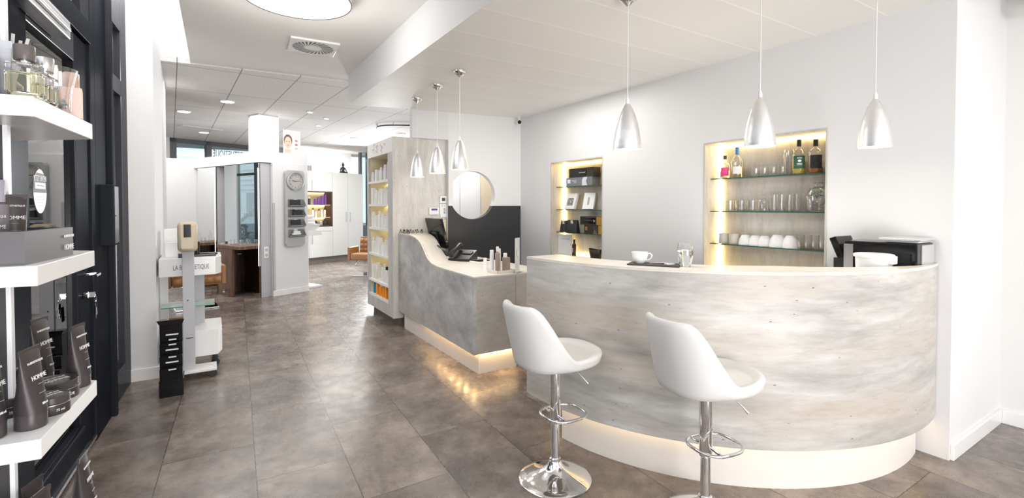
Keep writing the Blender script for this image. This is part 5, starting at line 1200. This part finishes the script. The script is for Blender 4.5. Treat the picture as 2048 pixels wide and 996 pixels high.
# +x = forward, -y.. body sits to +y (away from the shop)
CB = pm('car_paint', (.12, .20, .25), .25, .3, coat=1); CG = pm('car_glass', (.02, .035, .04), .06); TY = pm('tyre', (.012, .012, .012), .7)
prof = [(.95, .28), (.98, .55), (.90, .78), (.45, .95), (.05, 1.02), (-.55, 1.48), (-1.2, 1.62), (-2.6, 1.60), (-3.2, 1.15), (-3.45, 1.05), (-3.5, .35)]
g = G(); n = len(prof); sec = [(-.02, 1.0), (.03, 1.0), (.9, 1.0), (1.77, 1.0), (1.82, 1.0)]
vs = []
for y, sgl in ((0, 0), (1.8, 1)): vs += [(x, y+((.16 if z > 1.1 else 0) if not sgl else -(.16 if z > 1.1 else 0)), z) for x, z in prof]
g.add(vs, [tuple(range(n-1, -1, -1)), tuple(range(n, 2*n))]+[(i, (i+1) % n, (i+1) % n+n, i+n) for i in range(n)]); g.make('body', CB, car, smooth=False, bevel=.05)
g = G(); g.add([(-.12, .03, 1.05), (-.62, .13, 1.44), (-1.25, .14, 1.54), (-1.25, .03, 1.06)], [(0, 1, 2, 3)]); g.add([(-1.32, .03, 1.06), (-1.32, .14, 1.54), (-2.5, .13, 1.52), (-2.9, .03, 1.10)], [(0, 1, 2, 3)])
g.v = [(x, y-.03, z) for x, y, z in g.v]; g.make('side_window', CG, car, smooth=False)
G().box(-.55, -.35, -.16, .02, 1.05, 1.2).make('wing_mirror', CB, car, smooth=False, bevel=.03)
for x in (0, -2.65):
    w = G().t((x, .08, .34), rx=PI/2).lathe([(.0, -.02), (.24, -.02), (.34, -.05), (.345, .05), (.33, .10), (.24, .11)], 32); w.make('tyre', TY, car)
    w = G().t((x, -.032, .34), rx=PI/2).lathe([(.21, 0), (.24, 0), (.24, .012), (.21, .012)], 32, cap=False)
    for k in range(6): w.t((x, -.034, .34), ry=k*PI/3).box(-.016, .016, -.005, .004, .03, .22)
    w.t((x, -.034, .34), rx=PI/2).cyl(.05, 0, .012, seg=16); w.make('rim', pm('alloy', (.7, .72, .74), .3, .3), car, smooth=False)
t = LT('planter_hedge', 'low pale green plants outside the street window seen in the mirror', 'plants', -3.6, 6.9, -.07); t['kind'] = 'stuff'
g = G(); r6 = random.Random(4)
for k in range(260):
    x, y, z = r6.uniform(-.2, .2), r6.uniform(-.8, 2.0), .25+.4*r6.random(); q = .06
    g.t((x, y, z), rz=r6.random()*6, rx=r6.random()*3).add([(-q, 0, 0), (0, -q*.4, 0), (q, 0, 0), (0, q*.4, 0)], [(0, 1, 2, 3)])
g.t(); g.box(-.22, .22, -.85, 2.05, 0, .3); g.make('foliage', pm('pale_leaf', (.30, .42, .38), .6), t, smooth=False)
# ================================================================ LIGHT AND CAMERA
sc = bpy.context.scene
w = bpy.data.worlds.new('World'); sc.world = w; w.use_nodes = True
w.node_tree.nodes['Background'].inputs[0].default_value = (.93, .96, 1, 1); w.node_tree.nodes['Background'].inputs[1].default_value = 1.25
def area(name, loc, rot, sx, sy, e, col=(1, .97, .93)):
    L = bpy.data.lights.new(name, 'AREA'); L.shape = 'RECTANGLE'; L.size = sx; L.size_y = sy; L.energy = e; L.color = col
    o = bpy.data.objects.new(name, L); C.objects.link(o); o.location = loc; o.rotation_euler = rot; return o
def point(name, loc, e, r=.1, col=(1, .97, .93)):
    L = bpy.data.lights.new(name, 'POINT'); L.energy = e; L.shadow_soft_size = r; L.color = col
    o = bpy.data.objects.new(name, L); C.objects.link(o); o.location = loc; return o
def aim(o, tgt):
    d = Vector(tgt)-o.location; o.rotation_euler = d.to_track_quat('-Z', 'Y').to_euler(); return o
area('salon_fill_light', (.5, 8.0, 2.92), (0, 0, 0), 2.5, 2.0, 42)  # soft area light added to brighten the salon, no panel fixture here
area('salon_fill_light_2', (-1.2, 9.5, 2.92), (0, 0, 0), 2.0, 2.0, 48)  # added fill without a fixture, whitens the far partition wall
area('salon_fill_light_3', (2.6, 11.2, 2.92), (0, 0, 0), 2.0, 2.0, 65)  # added fill without a panel fixture, in front of the rear cupboards
area('slot_light', (-.45, 3.4, 3.14), (0, 0, 0), .25, 3.5, 20)
point('drum_lamp_light', (.548, 3.66, 2.75), 30, .3)
area('bounce_fill', (.9, -2.4, .7), (0, 0, 0), 2.2, 1.4, 115, (1, .98, .96)); aim(bpy.data.objects['bounce_fill'], (2.4, 3.0, 2.6))  # unseen area light added behind the camera to brighten the drop ceiling
area('flash', (3.0, -1.9, 2.45), (0, 0, 0), .4, .4, 30, (1, .98, .96)); aim(bpy.data.objects['flash'], (2.5, 3, .8))
area('window_daylight', (3.9, 12.2, 2.1), (0, 0, 0), .5, 1.4, 140, (.95, .98, 1)); aim(bpy.data.objects['window_daylight'], (1.0, 4.0, 0))
area('bar_up_fill', (2.95, 2.1, .98), (PI, 0, 0), .7, .7, 5)  # added light hidden behind the bar front, lifts the ceiling above
area('desk_up_fill', (2.62, 4.9, 1.0), (PI, 0, 0), .2, .5, 2.5)  # added light hidden behind the desk, same ceiling lift
area('bar_fill_light', (2.9, 3.8, 2.6), (0, 0, 0), .6, 1.2, 12)  # added fill under the drop ceiling, no lamp is built there
o = area('rear_wall_fill', LF(3.7, 3.75, 2.42), (0, 0, 0), 2.2, .1, 7); aim(o, LF(3.7, 4.1, 2.75))  # unseen light added above the cupboards to whiten the rear wall
point('street_wall_fill', LF(-1.9, 5.6, 2.4), 28, .2)  # added light without a lamp, brightens the wall shown in the mirror
point('corridor_light', (3.3, 6.3, 2.3), 25, .2)
cd = bpy.data.cameras.new('Camera'); cam = bpy.data.objects.new('Camera', cd); C.objects.link(cam); sc.camera = cam
F_ = 963; pitch = rad(1.2)
cd.sensor_width = 36; cd.lens = F_/2048*36; cd.clip_start = .02; cd.clip_end = 200
cd.shift_y = -(498-(412+F_*math.tan(pitch)))/2048
cam.location = (0, 0, 1.45); cam.rotation_euler = (PI/2-pitch, 0, -rad(32.3))
sc.view_settings.view_transform = 'Standard'; sc.view_settings.look = 'None'; sc.view_settings.exposure = 0.2; sc.view_settings.gamma = 1.0
sc.cycles.use_denoising = True; sc.cycles.caustics_reflective = False; sc.cycles.caustics_refractive = False
sc.cycles.transparent_max_bounces = 32; sc.cycles.sample_clamp_indirect = 6
